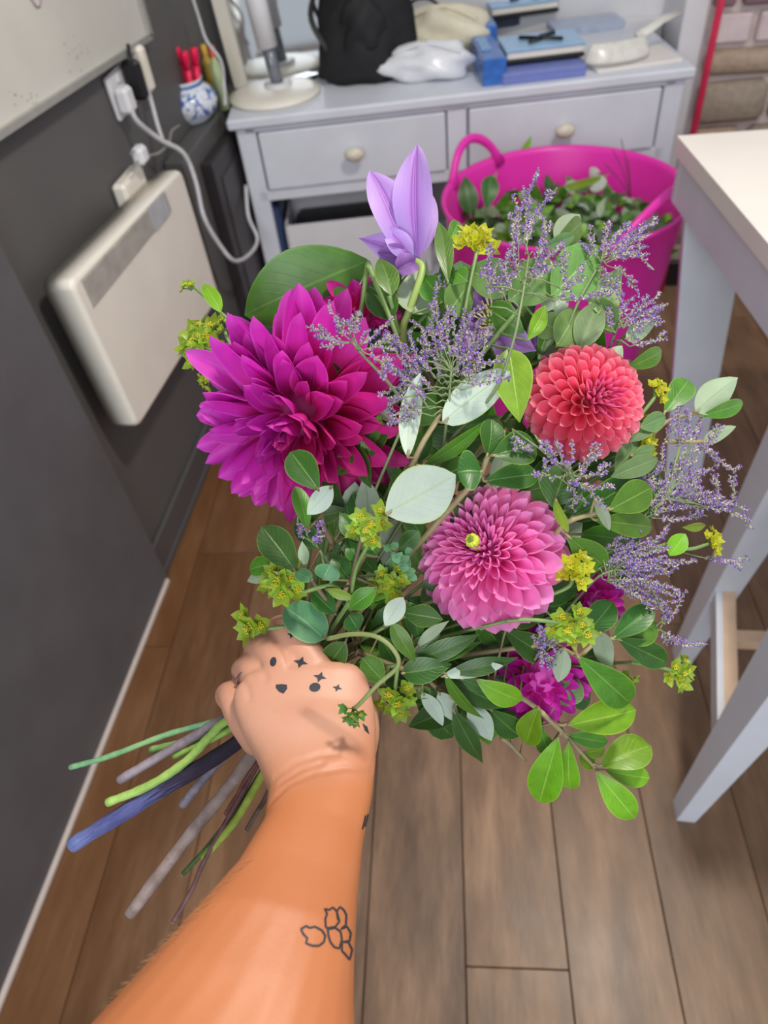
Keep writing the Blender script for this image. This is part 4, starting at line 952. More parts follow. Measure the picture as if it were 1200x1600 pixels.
LAV = [
 ('tall upright sea lavender spray rising in front of the pink tub', [(700,690,.03),(770,615,.0),(800,540,-.02),(815,470,-.03),(826,400,-.03)], -.03, [
   ((812,408),(812,340),(843,266)),((822,400),(836,340),(868,300)),((830,420),(846,380),(862,345)),((806,420),(800,370),(808,325)),((824,440),(850,410),(880,380)),
   ((818,380),(824,330),(818,296)),((874,450),(882,415),(884,388)),((868,470),(890,450),(914,414)),((850,468),(890,468),(930,462),(958,458)),((768,480),(764,430),(766,382)),((762,450),(770,430),(780,410)),
   ((790,470),(776,440),(757,420)),((835,440),(850,425),(872,412)),((804,460),(790,430),(796,395)),((826,450),(838,420),(846,396)),((838,398),(848,370),(852,340)),((812,440),(806,410),(803,385))]),
 ('fan of sea lavender over the broad leaf near the pink tub', [(870,560,.03),(900,480,.0),(938,410,-.01)], -.012, [
   ((938,410),(925,385),(918,366)),((938,405),(945,370),(955,348)),((940,405),(965,370),(985,345)),((942,405),(985,365),(1026,347)),((942,408),(980,385),(1012,366)),
   ((942,410),(980,395),(1010,396)),((945,412),(990,395),(1020,420)),((938,415),(955,440),(974,460)),((935,415),(940,430),(955,445)),((940,402),(952,380),(970,362)),((942,404),(975,392),(1000,382)),((930,400),(920,392),(905,380)),((950,400),(990,372),(1008,352)),((950,415),(975,425),(985,445))]),
 ('small sea lavender spray above right of the coral dahlia', [(930,620,.05),(950,550,.02),(970,500,.0)], .0, [
   ((965,510),(1000,495),(1042,474)),((968,505),(1000,480),(1022,470)),((968,500),(975,480),(992,466)),((972,510),(1005,505),(1030,495)),((985,540),(1010,535),(1038,528)),((975,515),(985,495),(1010,478)),((960,520),(950,500),(948,480)),((985,500),(1015,490),(1035,480))]),
 ('dense sea lavender mass behind the centre leaves', [(690,720,.03),(700,640,.0),(705,580,-.01)], -.008, [
   ((684,560),(676,500),(688,432)),((690,560),(684,510),(680,465)),((705,580),(700,520),(700,478)),((710,580),(720,530),(726,488)),((712,585),(735,535),(750,500)),((715,590),(745,550),(768,522)),
   ((718,600),(750,575),(776,560)),((700,600),(670,540),(655,505)),((690,600),(650,550),(640,515)),((680,610),(640,575),(615,545)),((690,620),(650,590),(610,575)),((680,630),(640,605),(612,605)),((675,650),(635,640),(610,650)),
   ((690,590),(690,550),(696,515)),((720,610),(755,600),(792,590)),((705,570),(712,540),(708,505)),((720,580),(730,555),(738,525)),((660,610),(630,590),(600,560)),((665,580),(640,560),(620,530)),((670,640),(650,610),(632,600)),
   ((700,560),(690,520),(705,480)),((725,600),(740,580),(760,540)),((735,560),(750,530),(770,515)),((645,620),(620,625),(606,640)),((700,610),(720,560),(735,560)),((650,560),(622,535),(600,520)),((715,560),(725,520),(745,480)),((680,590),(660,560),(668,530)),((650,640),(625,660),(612,652))]),
 ('wispy sea lavender tip lying across the magenta dahlia', [(640,640,.01),(600,590,-.03),(560,548,-.05)], -.052, [
   ((545,535),(515,530),(496,508)),((548,530),(530,515),(524,492)),((550,530),(545,512),(556,494)),((556,545),(580,525),(612,500)),((560,550),(590,540),(608,525)),((545,535),(530,535),(510,520)),((555,530),(550,515),(538,500)),((570,552),(590,560),(604,580))]),
 ('large drooping sea lavender spray at the far right', [(960,860,.04),(1000,810,.01),(1040,780,.0)], .002, [
   ((1062,720),(1060,670),(1057,632)),((1075,700),(1090,670),(1096,646)),((1085,720),(1110,690),(1131,666)),((1085,690),(1120,715),(1148,738)),((1100,790),(1120,770),(1123,745)),((1125,800),(1145,780),(1148,746)),
   ((1080,790),(1140,800),(1172,817)),((1070,780),(1110,785),(1150,790)),((1020,770),(1005,750),(1000,734)),((1040,740),(1035,715),(1038,698)),((1050,745),(1065,725),(1078,714)),((1060,750),(1090,735),(1112,732)),
   ((1020,800),(1050,770),(1090,755)),((1010,810),(1050,790),(1100,775)),((1000,800),(1030,770),(1050,740)),((1030,790),(1060,760),(1080,740)),((1030,800),(1070,790),(1110,790)),((1020,810),(1060,810),(1100,805)),
   ((1000,780),(1020,750),(1030,725)),((1060,700),(1075,660),(1070,640)),((1040,780),(1070,760),(1090,745)),((1010,790),(1030,780),(1060,770)),((1090,870),(1120,875),(1153,878)),((1010,760),(1040,750),(1070,735)),((1075,710),(1095,700),(1120,712)),((1050,770),(1085,770),(1125,780)),((1040,760),(1055,735),(1060,715)),((1000,790),(1000,765),(1010,745)),((1066,690),(1050,668),(1052,650))]),
 ('thick sea lavender tuft right of the pink dahlia', [(880,960,.04),(930,905,.0),(960,890,-.005)], -.004, [
   ((950,890),(1000,860),(1040,836)),((950,900),(1010,880),(1088,878)),((950,905),(1000,905),(1060,922)),((950,900),(980,870),(1010,850)),((955,890),(1000,880),(1040,870)),((950,905),(1000,920),(1040,945)),((945,900),(980,890),(1020,892)),
   ((950,890),(975,860),(1000,830)),((960,900),(1010,895),(1050,895)),((950,910),(990,925),(1020,950)),((960,890),(1010,865),(1045,855)),((950,880),(970,860),(1005,845)),((955,900),(1000,890),(1035,890)),((960,905),(1010,910),(1050,930)),((945,885),(985,875),(1030,862)),
   ((935,890),(960,870),(980,850)),((940,905),(970,915),(1000,930)),((960,895),(1020,880),(1060,885)),((1000,900),(1020,925),(1025,950)),((1000,860),(1030,840),(1040,820)),((940,870),(960,850),(980,835))]),
 ('short sea lavender sprig under the coral dahlia', [(880,800,.04),(890,770,.01),(885,740,-.01)], -.012, [
   ((880,735),(860,715),(842,700)),((885,735),(875,715),(868,692)),((890,738),(890,720),(896,704)),((895,740),(920,725),(936,696)),((895,745),(920,745),(950,738)),((890,745),(910,755),(940,765)),((885,745),(865,745),(850,740)),((895,750),(920,765),(925,775)),((800,668),(810,690),(826,700)),((835,680),(850,700),(870,710)),((900,745),(915,735),(925,715)),((880,750),(895,765),(905,785))]),
 ('thin sea lavender wisp dangling below the large spray at right', [(985,960,.04),(1010,975,.01),(1030,985,.0)], .0, [
   ((1035,975),(1036,955),(1031,938)),((1035,975),(1050,960),(1062,944)),((1035,990),(1060,1005),(1102,1005)),((1030,985),(1045,995),(1070,1002)),((1030,975),(1040,960),(1045,948))]),
 ('dark purple sea lavender tuft between pink dahlia and lime head', [(830,1040,.03),(848,1010,.0)], -.012, [
   ((846,1012),(842,995),(846,978)),((850,1015),(858,1000),(862,985)),((850,1005),(862,1010),(872,1022)),((846,1000),(850,1015),(858,1030)),((848,1020),(846,1010),(852,990)),((852,1018),(866,1004),(868,994)),((842,1010),(848,1025),(862,1034))]),
 ('small sea lavender tuft at the lower left beneath the magenta dahlia', [(520,900,.02),(500,860,-.01)], -.016, [
   ((485,845),(478,830),(476,814)),((488,845),(495,838),(506,828)),((488,850),(492,842),(500,838)),((480,840),(472,832),(470,820))]),
]
rs = random.Random(77)
for label, stem, off, brs in LAV:
    p0 = P(stem[0][0], stem[0][1], dome(stem[0][0],stem[0][1])+stem[0][2]); t = thing('sea_lavender', label, 'flower', p0)
    st = MB(); fl_ = MB(); sp_ = spline([P(x,y,dome(x,y)+o) for x,y,o in stem], 6); st.tube(sp_, [.0011-.0005*i/len(sp_) for i in range(len(sp_))], 6)
    g_ = GRIP+Vector((rs.uniform(-.006,.006),rs.uniform(-.004,.004),rs.uniform(-.006,.006))); st.tube(spline([p0, p0.lerp(g_,.5)+fwd_w*.015, g_], 5), .0011, 5)
    for br in brs:
        dz = rs.uniform(-.008,.010); base_off = off
        pts = []; n_ = len(br)
        for i, (x,y) in enumerate(br): pts.append(P(x+rs.uniform(-2,2), y+rs.uniform(-2,2), dome(x,y)+base_off+dz*(i/n_)))
        q = min(sp_, key=lambda a_: (a_-pts[0]).length)
        if (q-pts[0]).length > .002: st.tube([q, q.lerp(pts[0],.5)+Vector((0,0,.002)), pts[0]], .00045, 4)
        spikelets(fl_, st, pts, rs)
        for s_ in range(2):     # short side spikes
            i = rs.randint(0, n_-2); a_ = pts[i].lerp(pts[i+1], rs.random()); dd = (pts[i+1]-pts[i]).normalized(); o = (right_w*rs.uniform(-1,1)+down_w*rs.uniform(-1,1)).normalized()
            spikelets(fl_, st, [a_, a_+dd*.004+o*.003, a_+dd*.008+o*.004], rs)
    st.build('stem', M_lavstem, t); fl_.build('florets', [M_calyx, M_lav, M_lav2], t, smooth=False, kind='stuff', label='tiny purple florets in pale cups')

# ======================= bupleurum =======================
MBr = {'y': mat_leaf('bupleurum_bract_yellow', (206,208,34), (190,200,60), (214,216,90), .4, side=False), 'g': mat_leaf('bupleurum_bract_green', (166,196,56), (160,190,80), (190,210,100), .4, side=False),
       'd': mat_leaf('bupleurum_bract_dark', (84,140,56), (120,160,80), (150,190,90), .3, side=False)}
M_yf = simple('yellow_floret', (206,190,40), .6, .25, 400)
bm = {}
for k_, mt in MBr.items():
    m = MB(); leaf_mesh(m, Vector((0,0,0)), Vector((0,1,.28)), .72, 'ov', 1, 0, fold=.3, arch=-.12, nv=6, nu=4, dirN=Vector((0,0,1))); bm[k_] = m.mesh('bract', mt)
m = MB(); rs2 = random.Random(6)
for k in range(14):
    a = k*2.4; r = .30*math.sqrt(k/14); c = Vector((r*math.cos(a), r*math.sin(a), .16+rs2.uniform(0,.1)))
    for s_ in (1,): 
        vs = [c+Vector(v)*.085 for v in ((1,0,0),(-1,0,0),(0,1,0),(0,-1,0),(0,0,1),(0,0,-1))]
        m.add(vs, [(0,2,4),(2,1,4),(1,3,4),(3,0,4),(2,0,5),(1,2,5),(3,1,5),(0,3,5)])
floret_me = m.mesh('floret_cluster', M_yf, False)
def rosette(t, c, ax, size, kind, rs, nb=6, fl_=True):
    a, e1, e2 = frame_of(ax); off = rs.uniform(0, 6.28)
    for k in range(nb):
        ph = off+2*PI*k/nb+rs.uniform(-.15,.15); y = e1*math.cos(ph)+e2*math.sin(ph); x = y.cross(a); s_ = size*rs.uniform(.85,1.12)
        y2 = (y+a*rs.uniform(-.05,.35)).normalized(); z2 = x.cross(y2)
        M = Matrix((x*s_, y2*s_, z2*s_)).transposed().to_4x4(); M.translation = c; inst('bract', bm[kind], M, t)
    if fl_:
        M = Matrix((e2*size, e1*size, a*size*.9)).transposed().to_4x4()
        if Matrix((e2,e1,a)).transposed().determinant() < 0: M = Matrix((-e2*size, e1*size, a*size*.9)).transposed().to_4x4()
        M.translation = c; o = inst('floret_cluster', floret_me, M, t)
# px, py, radius px, depth offset, image-space axis, kind, rosettes, stem px list, label
BUP = [
 (745,370,36,-.008,(.1,-.5,-1),'y',9,[(745,392),(735,440),(720,520)],'yellow bupleurum head at the top beside the lilac clematis'),
 (580,820,38,-.014,(0,-.1,-1),'g',7,[(575,850),(556,890),(548,940)],'green and yellow bupleurum head below the big white leaf'),
 (437,905,42,-.012,(-.3,-.3,-1),'g',9,[(470,925),(520,915),(545,940)],'yellow-green bupleurum head at the left edge above the wrist'),
 (612,908,34,.0,(0,-.1,-1),'g',7,[(615,940),(600,980)],'shaded bupleurum head just left of the pink dahlia'),
 (905,888,32,-.014,(.2,-.3,-1),'y',7,[(890,915),(860,930)],'golden bupleurum head touching the right rim of the pink dahlia'),
 (893,978,38,-.022,(-.1,-.1,-1),'g',8,[(865,972),(825,968),(790,970)],'big lime bupleurum head below right of the pink dahlia'),
 (1068,1052,30,-.004,(.5,-.1,-1),'g',7,[(1050,1048),(1020,1040),(985,1035)],'lime bupleurum head on a bare stalk at the lower right'),
 (1033,607,22,.0,(.4,-.3,-.9),'y',6,[(1022,622),(1000,650)],'small yellow bupleurum head right of the coral dahlia'),
 (1118,843,23,-.004,(.5,-.3,-.9),'y',6,[(1105,850),(1076,858),(1040,850)],'small yellow bupleurum head near the tip of the large lavender spray'),
 (308,528,44,.008,(-.4,-.3,-.9),'g',10,[(325,545),(352,560),(400,600)],'loose lime bupleurum spray sticking out left of the magenta dahlia'),
 (290,445,14,.016,(-.6,-.5,-.6),'g',3,[(305,450),(335,478),(352,500),(366,520)],'tiny leafy bupleurum tip highest at the left'),
 (316,594,18,.012,(-.6,.3,-.6),'g',5,[(330,590),(360,590)],'small lime bupleurum head lowest beside the magenta dahlia'),
 (348,500,22,.014,(-.4,-.6,-.6),'g',5,[(352,520),(370,560)],'lime bupleurum tuft against the upper left magenta petals'),
 (390,978,30,-.014,(-.5,.1,-.9),'g',4,[(415,982),(440,980),(475,978),(490,970),(465,945)],'star-leaved lime bupleurum tip left of the thumb-side knuckles'),
 (550,1118,25,-.085,(-.1,.4,-1),'d',5,[(562,1100),(590,1070),(622,1040),(612,1012),(585,994),(548,991),(512,998)],'dark green bupleurum head dangling over the wrist on an arched stem'),
 (622,1098,36,-.012,(.1,.3,-1),'g',7,[(618,1070),(622,1040)],'yellow-green bupleurum head under the greenery beside the wrist'),
 (985,1066,24,.0,(.5,.2,-.8),'g',5,[(965,1055),(940,1040)],'leafy green bupleurum head among the lower right leaves'),
 (1012,690,26,.012,(.4,-.3,-.8),'y',5,[(1000,715),(985,740)],'soft yellow bupleurum bits just right of the coral dahlia'),
 (1012,655,14,.012,(.4,-.3,-.8),'y',3,[(1008,670),(1000,700)],'single small bupleurum cup above the soft yellow ones'),
]
rs = random.Random(31)
for px_, py_, rp, off, ax, kd, nr, stem, label in BUP:
    d = dome(px_,py_)+off; c = P(px_,py_,d); t = thing('bupleurum', label, 'flower', c); a = cw(ax).normalized(); a, e1, e2 = frame_of(a)
    R = rp*d/FPX; hub = c - a*R*.7; st = MB()
    sp_ = [hub]+[P(x,y,dome(x,y)+off+.004*(i+1)) for i,(x,y) in enumerate(stem)]
    last = sp_[-1]; st.tube(spline(sp_, 6), .00125 if rp < 45 else .0018, 7)
    if label.startswith('dark green'): pass
    elif px_ < 380 and py_ < 700: st.tube(spline([last, P(480,700,.52), P(540,900,.50), GRIP], 6), .0012, 5)
    else: st.tube(spline([last, last.lerp(GRIP,.5)+fwd_w*.02, GRIP], 5), .0012, 5)
    size = R*(.52 if nr > 4 else .75)
    for k in range(nr):
        if k == 0 and nr > 5: o = Vector((0,0,0)); q = 0
        else:
            an = k*2.39996; q = math.sqrt(k/nr); o = (e1*math.cos(an)+e2*math.sin(an))*R*.82*q
        cc = c + o - a*R*.35*q*q; ax2 = (a + o/R*.7 + right_w*rs.uniform(-.15,.15)).normalized()
        st.tube([hub, hub.lerp(cc,.6)-a*0, cc], .0005, 4)
        rosette(t, cc, ax2, size*rs.uniform(.85,1.1), kd, rs, rs.choice([5,6]), kd != 'd' or k % 2 == 0)
    st.build('stem', M_stem_g if kd != 'd' else simple('olive_arched_stem', (128,140,84), .5), t)
t = thing('leafy_bupleurum_stem', 'pale green stem with one pointed leaf left of the magenta dahlia top', 'foliage', P(345,490,dome(345,490)))
m = MB(); leaf_mesh(m, P(345,488,dome(345,488)+.012), P(317,443,dome(317,443)+.012), 26/FPX*.46, 'ov', 1, .2); m.build('leaf', ML['b'], t)
m = MB(); m.tube(spline([P(345,488,.478), P(362,505,.480), P(380,540,.490)], 5), .0009, 6); m.build('stem', M_stem_g, t)
# little fern-like leaf by the pink dahlia
t = thing('ferny_leaf', 'small divided pale green leaf touching the left rim of the pink dahlia', 'foliage', P(620,880,dome(620,880)))
for bx,by,tx,ty in ((612,862,625,880),(618,878,628,862),(620,880,640,868),(622,885,640,888),(630,892,650,892),(636,896,652,906),(610,850,602,862),(612,856,622,848),(640,868,636,855)):
    m = MB(); leaf_mesh(m, P(bx,by,dome(bx,by)-.008), P(tx,ty,dome(tx,ty)-.010), 12/FPX*.41, 'ob', 1, .2, nv=6, nu=4); m.build('leaflet', ML['t'], t)
m = MB(); m.tube(spline(pxs([(606,846,.41),(614,866,.405),(628,890,.405),(640,902,.41)]),4), .0005, 5); m.build('stem', M_stem_g, t)

# ======================= cut stem ends below the fist =======================
def mat_stemend(name, a, b, sc_=60, bump=.4):
    n = NT(name); mp = n.coord('Object', (1,1,1)); f = n.noise(mp, sc_, 4, .65); n.col(n.ramp(f, [(.35, sc(*a)), (.65, sc(*b))])); n.rough(.65); n.bump(f, bump, .001); return n.m
M_cut = simple('cut_pith', (206,202,176), .7)
STEMS = [
 ('green_stem_end','thin blue-green cut stem pointing furthest up left', [(110,1199),(170,1182),(260,1148),(350,1122),(470,1085)], 9, .490, ((96,150,110),(140,180,120)), 0),
 ('mauve_stem_end','mauve-grey woody cut stem above the light green one', [(187,1219),(300,1152),(350,1124),(470,1080)], 15, .484, ((120,104,112),(160,146,156)), 0),
 ('lime_stem_end','kinked light green cut stem just above the purple one', [(168,1254),(232,1228),(290,1190),(330,1148),(362,1122),(470,1070)], 14, .474, ((140,176,76),(176,210,112)), 0),
 ('purple_stem_end','thickest cut stem, dark purple fading to blue at its end', [(113,1320),(235,1245),(368,1162),(480,1090)], 25, .480, ((52,40,74),(96,108,170)), 1),
 ('grey_stem_end','short grey-mauve cut stem below the purple one', [(285,1258),(318,1218),(358,1176),(460,1090)], 14, .488, ((116,108,124),(160,150,160)), 0),
 ('brown_stem_end','long straight grey-brown woody cut stem with nodes', [(203,1428),(292,1310),(375,1206),(470,1090)], 20, .476, ((132,112,104),(170,150,144)), 0),
 ('dark_green_stem_end','thin dark green cut stem behind the lime one', [(286,1366),(335,1310),(392,1232),(470,1110)], 8, .492, ((56,76,40),(86,116,56)), 0),
 ('yellow_green_stem_end','straight yellow-green cut stem nearest the forearm', [(318,1340),(362,1290),(398,1232),(470,1110)], 12, .478, ((140,164,50),(182,200,84)), 0),
 ('red_brown_stem_end','thin red-brown cut stem reaching lowest next to the forearm', [(271,1440),(300,1390),(322,1340),(392,1215),(470,1110)], 8, .486, ((96,62,62),(134,96,92)), 0),
 ('twig_stem_end','short dark twig peeking out beside the wrist', [(386,1296),(402,1268),(420,1235),(470,1120)], 8, .484, ((86,64,54),(124,100,86)), 0),
 ('green_stub_end','short pale green stub behind the mauve stem', [(236,1172),(290,1160),(350,1140),(470,1085)], 13, .496, ((106,150,80),(150,184,110)), 0),
 ('red_twig_end','short red-brown twig beside the long brown stem', [(352,1272),(372,1240),(392,1205),(470,1100)], 7, .482, ((110,60,56),(150,96,90)), 0),
 ('leaf_stub_end','broad pale green stub between mauve and lime stems', [(272,1182),(310,1165),(350,1145),(470,1085)], 10, .480, ((120,160,66),(160,196,90)), 0),
]
rs = random.Random(9)
allt = {o['label']: o for o in C.objects if o.parent is None and o.get('label')}
def owner(frag): return next(o for l_, o in allt.items() if l_.startswith(frag))
OWN = ['star-leaved lime', 'spiky narrow', 'bright pink dahlia', 'huge shaggy', 'dark oval-leaved twig', 'bright green leafy twig', 'one big broad', 'coral red ball', 'violet clematis', 'small dark oval-leaved', 'green and yellow bupleurum', 'broad soft clematis', 'pale lilac clematis']
for i, (nm, label, pts, wpx, d, cols, kind) in enumerate(STEMS):
    pw = [P(x, y, d + .022*(1-(k/(len(pts)-1)))) for k, (x,y) in enumerate(pts)]; pw[-1] = P(478+rs.uniform(-14,14), 1075+rs.uniform(-14,14), .482+rs.uniform(-.006,.006))
    r = wpx/FPX*d/2; sp_ = spline(pw, 8); t = owner(OWN[i])
    n_ = len(sp_); rad = [r*(1+.05*math.sin(k*.9+i)+.05*math.sin(k*2.3)) for k in range(n_)]
    m = MB(); m.tube(sp_, rad, 12)
    if kind:
        n = NT('purple_blue_stem'); mp = n.n('ShaderNodeUVMap'); s1 = n.n('ShaderNodeSeparateXYZ'); n.l(mp.outputs[0], s1.inputs[0])
        f = n.noise(n.coord('UV', (9,3.5,1)), 2.2, 5, .75); v = n.math('ADD', s1.outputs[1], n.math('MULTIPLY', f, .6))
        n.col(n.ramp(v, [(.30, sc(122,134,190)), (.48, sc(78,80,140)), (.60, sc(104,108,168)), (.72, sc(50,38,66)), (.95, sc(38,26,48))])); n.rough(.6); n.bump(f, .8, .002); mt = n.m
    else: mt = mat_stemend(nm, *cols)
    so = m.build('cut_stem', mt, t, label=label)
    dd = (sp_[0]-sp_[1]).normalized(); m = MB(); m.tube([sp_[0]-dd*.0002, sp_[0]+dd*.0005], [rad[0]*.92, rad[0]*.8], 12); sub(m, 'cut_face', M_cut if not kind else simple('blue_cut', (150,160,206), .7), so)
    if wpx > 13 and not kind:
        for q in (3, 9, 14):
            if q < n_-8: m = MB(); m.tube([sp_[q], sp_[q]+(right_w*.7-down_w*.7-fwd_w*.5).normalized()*rad[q]*1.35], [rad[q]*.5, rad[q]*.2], 7); sub(m, 'bud', mt, so)

# ======================= arm and hand =======================
def mat_skin():
    n = NT('tanned_skin'); v = n.coord('Object'); pos = n.n('ShaderNodeNewGeometry')
    f = n.noise(v, 55, 5, .6); f2 = n.noise(v, 9, 3)
    tan = n.ramp(f2, [(.3, sc(188,112,68)), (.7, sc(204,128,80))]); pink = n.ramp(f2, [(.3, sc(196,138,112)), (.7, sc(210,156,130))])
    q = n.n('ShaderNodeVectorMath', operation='SUBTRACT'); n.l(pos.outputs['Position'], q.inputs[0]); hc = P(455,1080,.455); q.inputs[1].default_value = hc
    ln = n.n('ShaderNodeVectorMath', operation='LENGTH'); n.l(q.outputs[0], ln.inputs[0])
    k = n.ramp(ln.outputs['Value'], [(.060, (1,1,1,1)), (.098, (0,0,0,1))]); c = n.mix(k, tan, pink)
    c = n.mix(n.math('MULTIPLY', n.ramp(f, [(.55,(0,0,0,1)),(.8,(1,1,1,1))]), .18), c, sc(190,104,74)); n.col(c)
    n.rough(.48); b = n.b; b.inputs['Subsurface Weight'].default_value = .18; b.inputs['Subsurface Radius'].default_value = (.006,.002,.001); b.inputs['Subsurface Scale'].default_value = 1.0
    n.bump(n.noise(v, 420, 3), .12, .0006); return n.m
M_skin = mat_skin()
mb = MB()
def loft(mb, secs, seg=28):
    # each section: left px, right px, depth, thickness ratio
    ctr = [ (P(l[0],l[1],d)+P(r[0],r[1],d))/2 for l, r, d, tr in secs]; vs = []
    for i, (l, r, d, tr) in enumerate(secs):
        k_ = min(1, max(0, (.40-d)/.06))*.75
        L, Rr = P(l[0],l[1],d), P(r[0],r[1],d); c = ctr[i]; x = (Rr-L)/2; ax = (ctr[min(i+1,len(ctr)-1)]-ctr[max(i-1,0)]).normalized()
        y = ax.cross(x.normalized()); y = y if y.dot(fwd_w) > 0 else -y; hy = x.length*tr
        for k in range(seg):
            a = 2*PI*k/seg; ca, sa = math.cos(a), math.sin(a)
            sx = math.copysign(abs(ca)**.85, ca); sy = math.copysign(abs(sa)**.85, sa)
            vs.append(c + (y*k_+fwd_w*(1-k_))*hy + x*sx + y*hy*sy)
    n = len(secs); fs = [(i*seg+k, i*seg+(k+1)%seg, (i+1)*seg+(k+1)%seg, (i+1)*seg+k) for i in range(n-1) for k in range(seg)]
    fs += [tuple(range(seg))[::-1], tuple((n-1)*seg+k for k in range(seg))]; mb.add(vs, fs)
loft(mb, [((-420,2250),(640,2300),.215,.74),((-210,1950),(590,2000),.232,.74),((-60,1775),(566,1820),.246,.74),((75,1640),(564,1690),.262,.74),((198,1515),(562,1580),.282,.73),((298,1408),(565,1475),.304,.72),((370,1332),(568,1385),.330,.70),
  ((412,1272),(572,1310),.354,.66),((414,1236),(582,1250),.372,.60),((392,1196),(587,1200),.386,.52),((368,1160),(588,1160),.398,.44),((356,1125),(586,1125),.410,.38),((356,1096),(580,1092),.418,.34),((372,1070),(572,1062),.424,.30),((400,1052),(556,1044),.430,.26)])
def limb(mb, pts, radii, seg=14):
    sp_ = spline(pts, 6); n_ = len(sp_); rr_ = []
    for i in range(n_):
        f_ = i/(n_-1)*(len(radii)-1); a = int(min(f_, len(radii)-2)); rr_.append(radii[a]+(radii[a+1]-radii[a])*(f_-a))
    mb.tube(sp_, rr_, seg)
    for p, r in ((sp_[0], rr_[0]), (sp_[-1], rr_[-1])): blob(mb, p, (r,r,r), 1, 0, 14, 10, flat=False)
# fingers: knuckle -> first joint (seen from above) -> folded down round the stems -> tip back under the palm
limb(mb, pxs([(515,1100,.438),(492,1040,.440),(452,990,.452),(436,985,.476),(455,1010,.500),(490,1040,.506)]), [.0110,.0108,.0098,.0092,.0086,.0072])     # index
limb(mb, pxs([(478,1110,.434),(450,1055,.436),(418,1016,.450),(402,1018,.476),(425,1045,.502),(462,1072,.508)]), [.0110,.0108,.0098,.0092,.0086,.0072])     # middle
limb(mb, pxs([(435,1130,.434),(412,1078,.436),(393,1048,.450),(382,1050,.476),(405,1080,.500),(440,1105,.506)]), [.0108,.0104,.0094,.0088,.0082,.0070])     # ring
limb(mb, pxs([(402,1155,.432),(378,1120,.438),(362,1088,.452),(356,1090,.474),(380,1118,.496),(415,1140,.502)]), [.0104,.0100,.0090,.0080,.0074,.0064])     # little
limb(mb, pxs([(548,1190,.412),(562,1140,.434),(556,1090,.458),(535,1062,.478),(508,1040,.490)]), [.0135,.0125,.0108,.0098,.0078])                                # thumb round the far side
arm_me = mb.mesh('arm_raw', M_skin); arm = bpy.data.objects.new('arm', arm_me); C.objects.link(arm)
md = arm.modifiers.new('r', 'REMESH'); md.mode = 'VOXEL'; md.voxel_size = .0014; md.use_smooth_shade = True
md = arm.modifiers.new('s', 'SMOOTH'); md.factor = .5; md.iterations = 14
dg = bpy.context.evaluated_depsgraph_get(); dg.update()
me = bpy.data.meshes.new_from_object(arm.evaluated_get(dg)); me.name = 'arm'; arm.modifiers.clear(); arm.data = me
if not me.materials: me.materials.append(M_skin)
me.polygons.foreach_set('use_smooth', [True]*len(me.polygons))
bv0 = BVHTree.FromPolygons([v.co for v in me.vertices], [p.vertices for p in me.polygons]); from mathutils.kdtree import KDTree
cr = []
for line in ([(424,1252),(450,1226),(490,1208),(540,1199),(584,1202)], [(432,1212),(462,1192),(500,1180),(530,1176)], [(440,1222),(470,1202),(505,1192)], [(405,1040),(412,1050),(416,1062)], [(440,1010),(448,1024),(452,1040)], [(378,1062),(386,1074),(390,1092)]):
    for (a, b) in zip(line, line[1:]):
        for k in range(12):
            h_ = bv0.ray_cast(CAM, ray(a[0]+(b[0]-a[0])*k/12, a[1]+(b[1]-a[1])*k/12).normalized())
            if h_[0]: cr.append(h_[0])
kd_ = KDTree(len(cr)); [kd_.insert(c_, i_) for i_, c_ in enumerate(cr)]; kd_.balance(); nrm_ = [v.normal.copy() for v in me.vertices]
for v in me.vertices:
    dd_ = kd_.find(v.co)[2]
    if dd_ < .0032: v.co -= nrm_[v.index]*.0009*(1-dd_/.0032)
person = thing('person', 'bare tanned left arm reaching in from below, fist round the flower stems, small black tattoos', 'person', P(330,1600,.26))
attach(arm, person)
bvh = BVHTree.FromPolygons([v.co for v in me.vertices], [p.vertices for p in me.polygons])
M_ink = simple('black_tattoo_ink', (44,46,54), .6); M_inkg = simple('grey_tattoo_ink', (86,84,84), .6)
def on_skin(x, y, lift=.00016):
    d = ray(x, y).normalized(); loc, nrm, i, dist = bvh.ray_cast(CAM, d)
    if loc is None: return None
    return loc + nrm*lift
def ink_poly(pts, mat=M_ink):
    cx = sum(p[0] for p in pts)/len(pts); cy = sum(p[1] for p in pts)/len(pts); m = MB(); rings = []
    for f_ in (1, .66, .33): rings.append([on_skin(cx+(x-cx)*f_, cy+(y-cy)*f_) for x, y in pts])
    c = on_skin(cx, cy)
    if c is None or any(q is None for r in rings for q in r): return
    n_ = len(pts); vs = rings[0]+rings[1]+rings[2]+[c]; fs = []
    for r in range(2): fs += [(r*n_+k, r*n_+(k+1)%n_, (r+1)*n_+(k+1)%n_, (r+1)*n_+k) for k in range(n_)]
    fs += [(2*n_+k, 2*n_+(k+1)%n_, 3*n_) for k in range(n_)]
    m.add(vs, fs); return m
def ink_line(lines, w):
    m = MB()
    for pts in lines:
        q = []
        for (a, b) in zip(pts, pts[1:]):
            n_ = max(1, int(math.hypot(b[0]-a[0], b[1]-a[1])/3))
            q += [(a[0]+(b[0]-a[0])*k/n_, a[1]+(b[1]-a[1])*k/n_) for k in range(n_)]
        q.append(pts[-1]); vs = []; ok = True
        for i, (x, y) in enumerate(q):
            x0, y0 = q[max(0,i-1)]; x1, y1 = q[min(len(q)-1,i+1)]; l = math.hypot(x1-x0, y1-y0) or 1; nx, ny = -(y1-y0)/l*w/2, (x1-x0)/l*w/2
            a, b = on_skin(x+nx, y+ny), on_skin(x-nx, y-ny)
            if a is None or b is None: ok = False; break
            vs += [a, b]
        if ok and len(vs) > 3: m.add(vs, [(2*i, 2*i+1, 2*i+3, 2*i+2) for i in range(len(q)-1)])
    return m
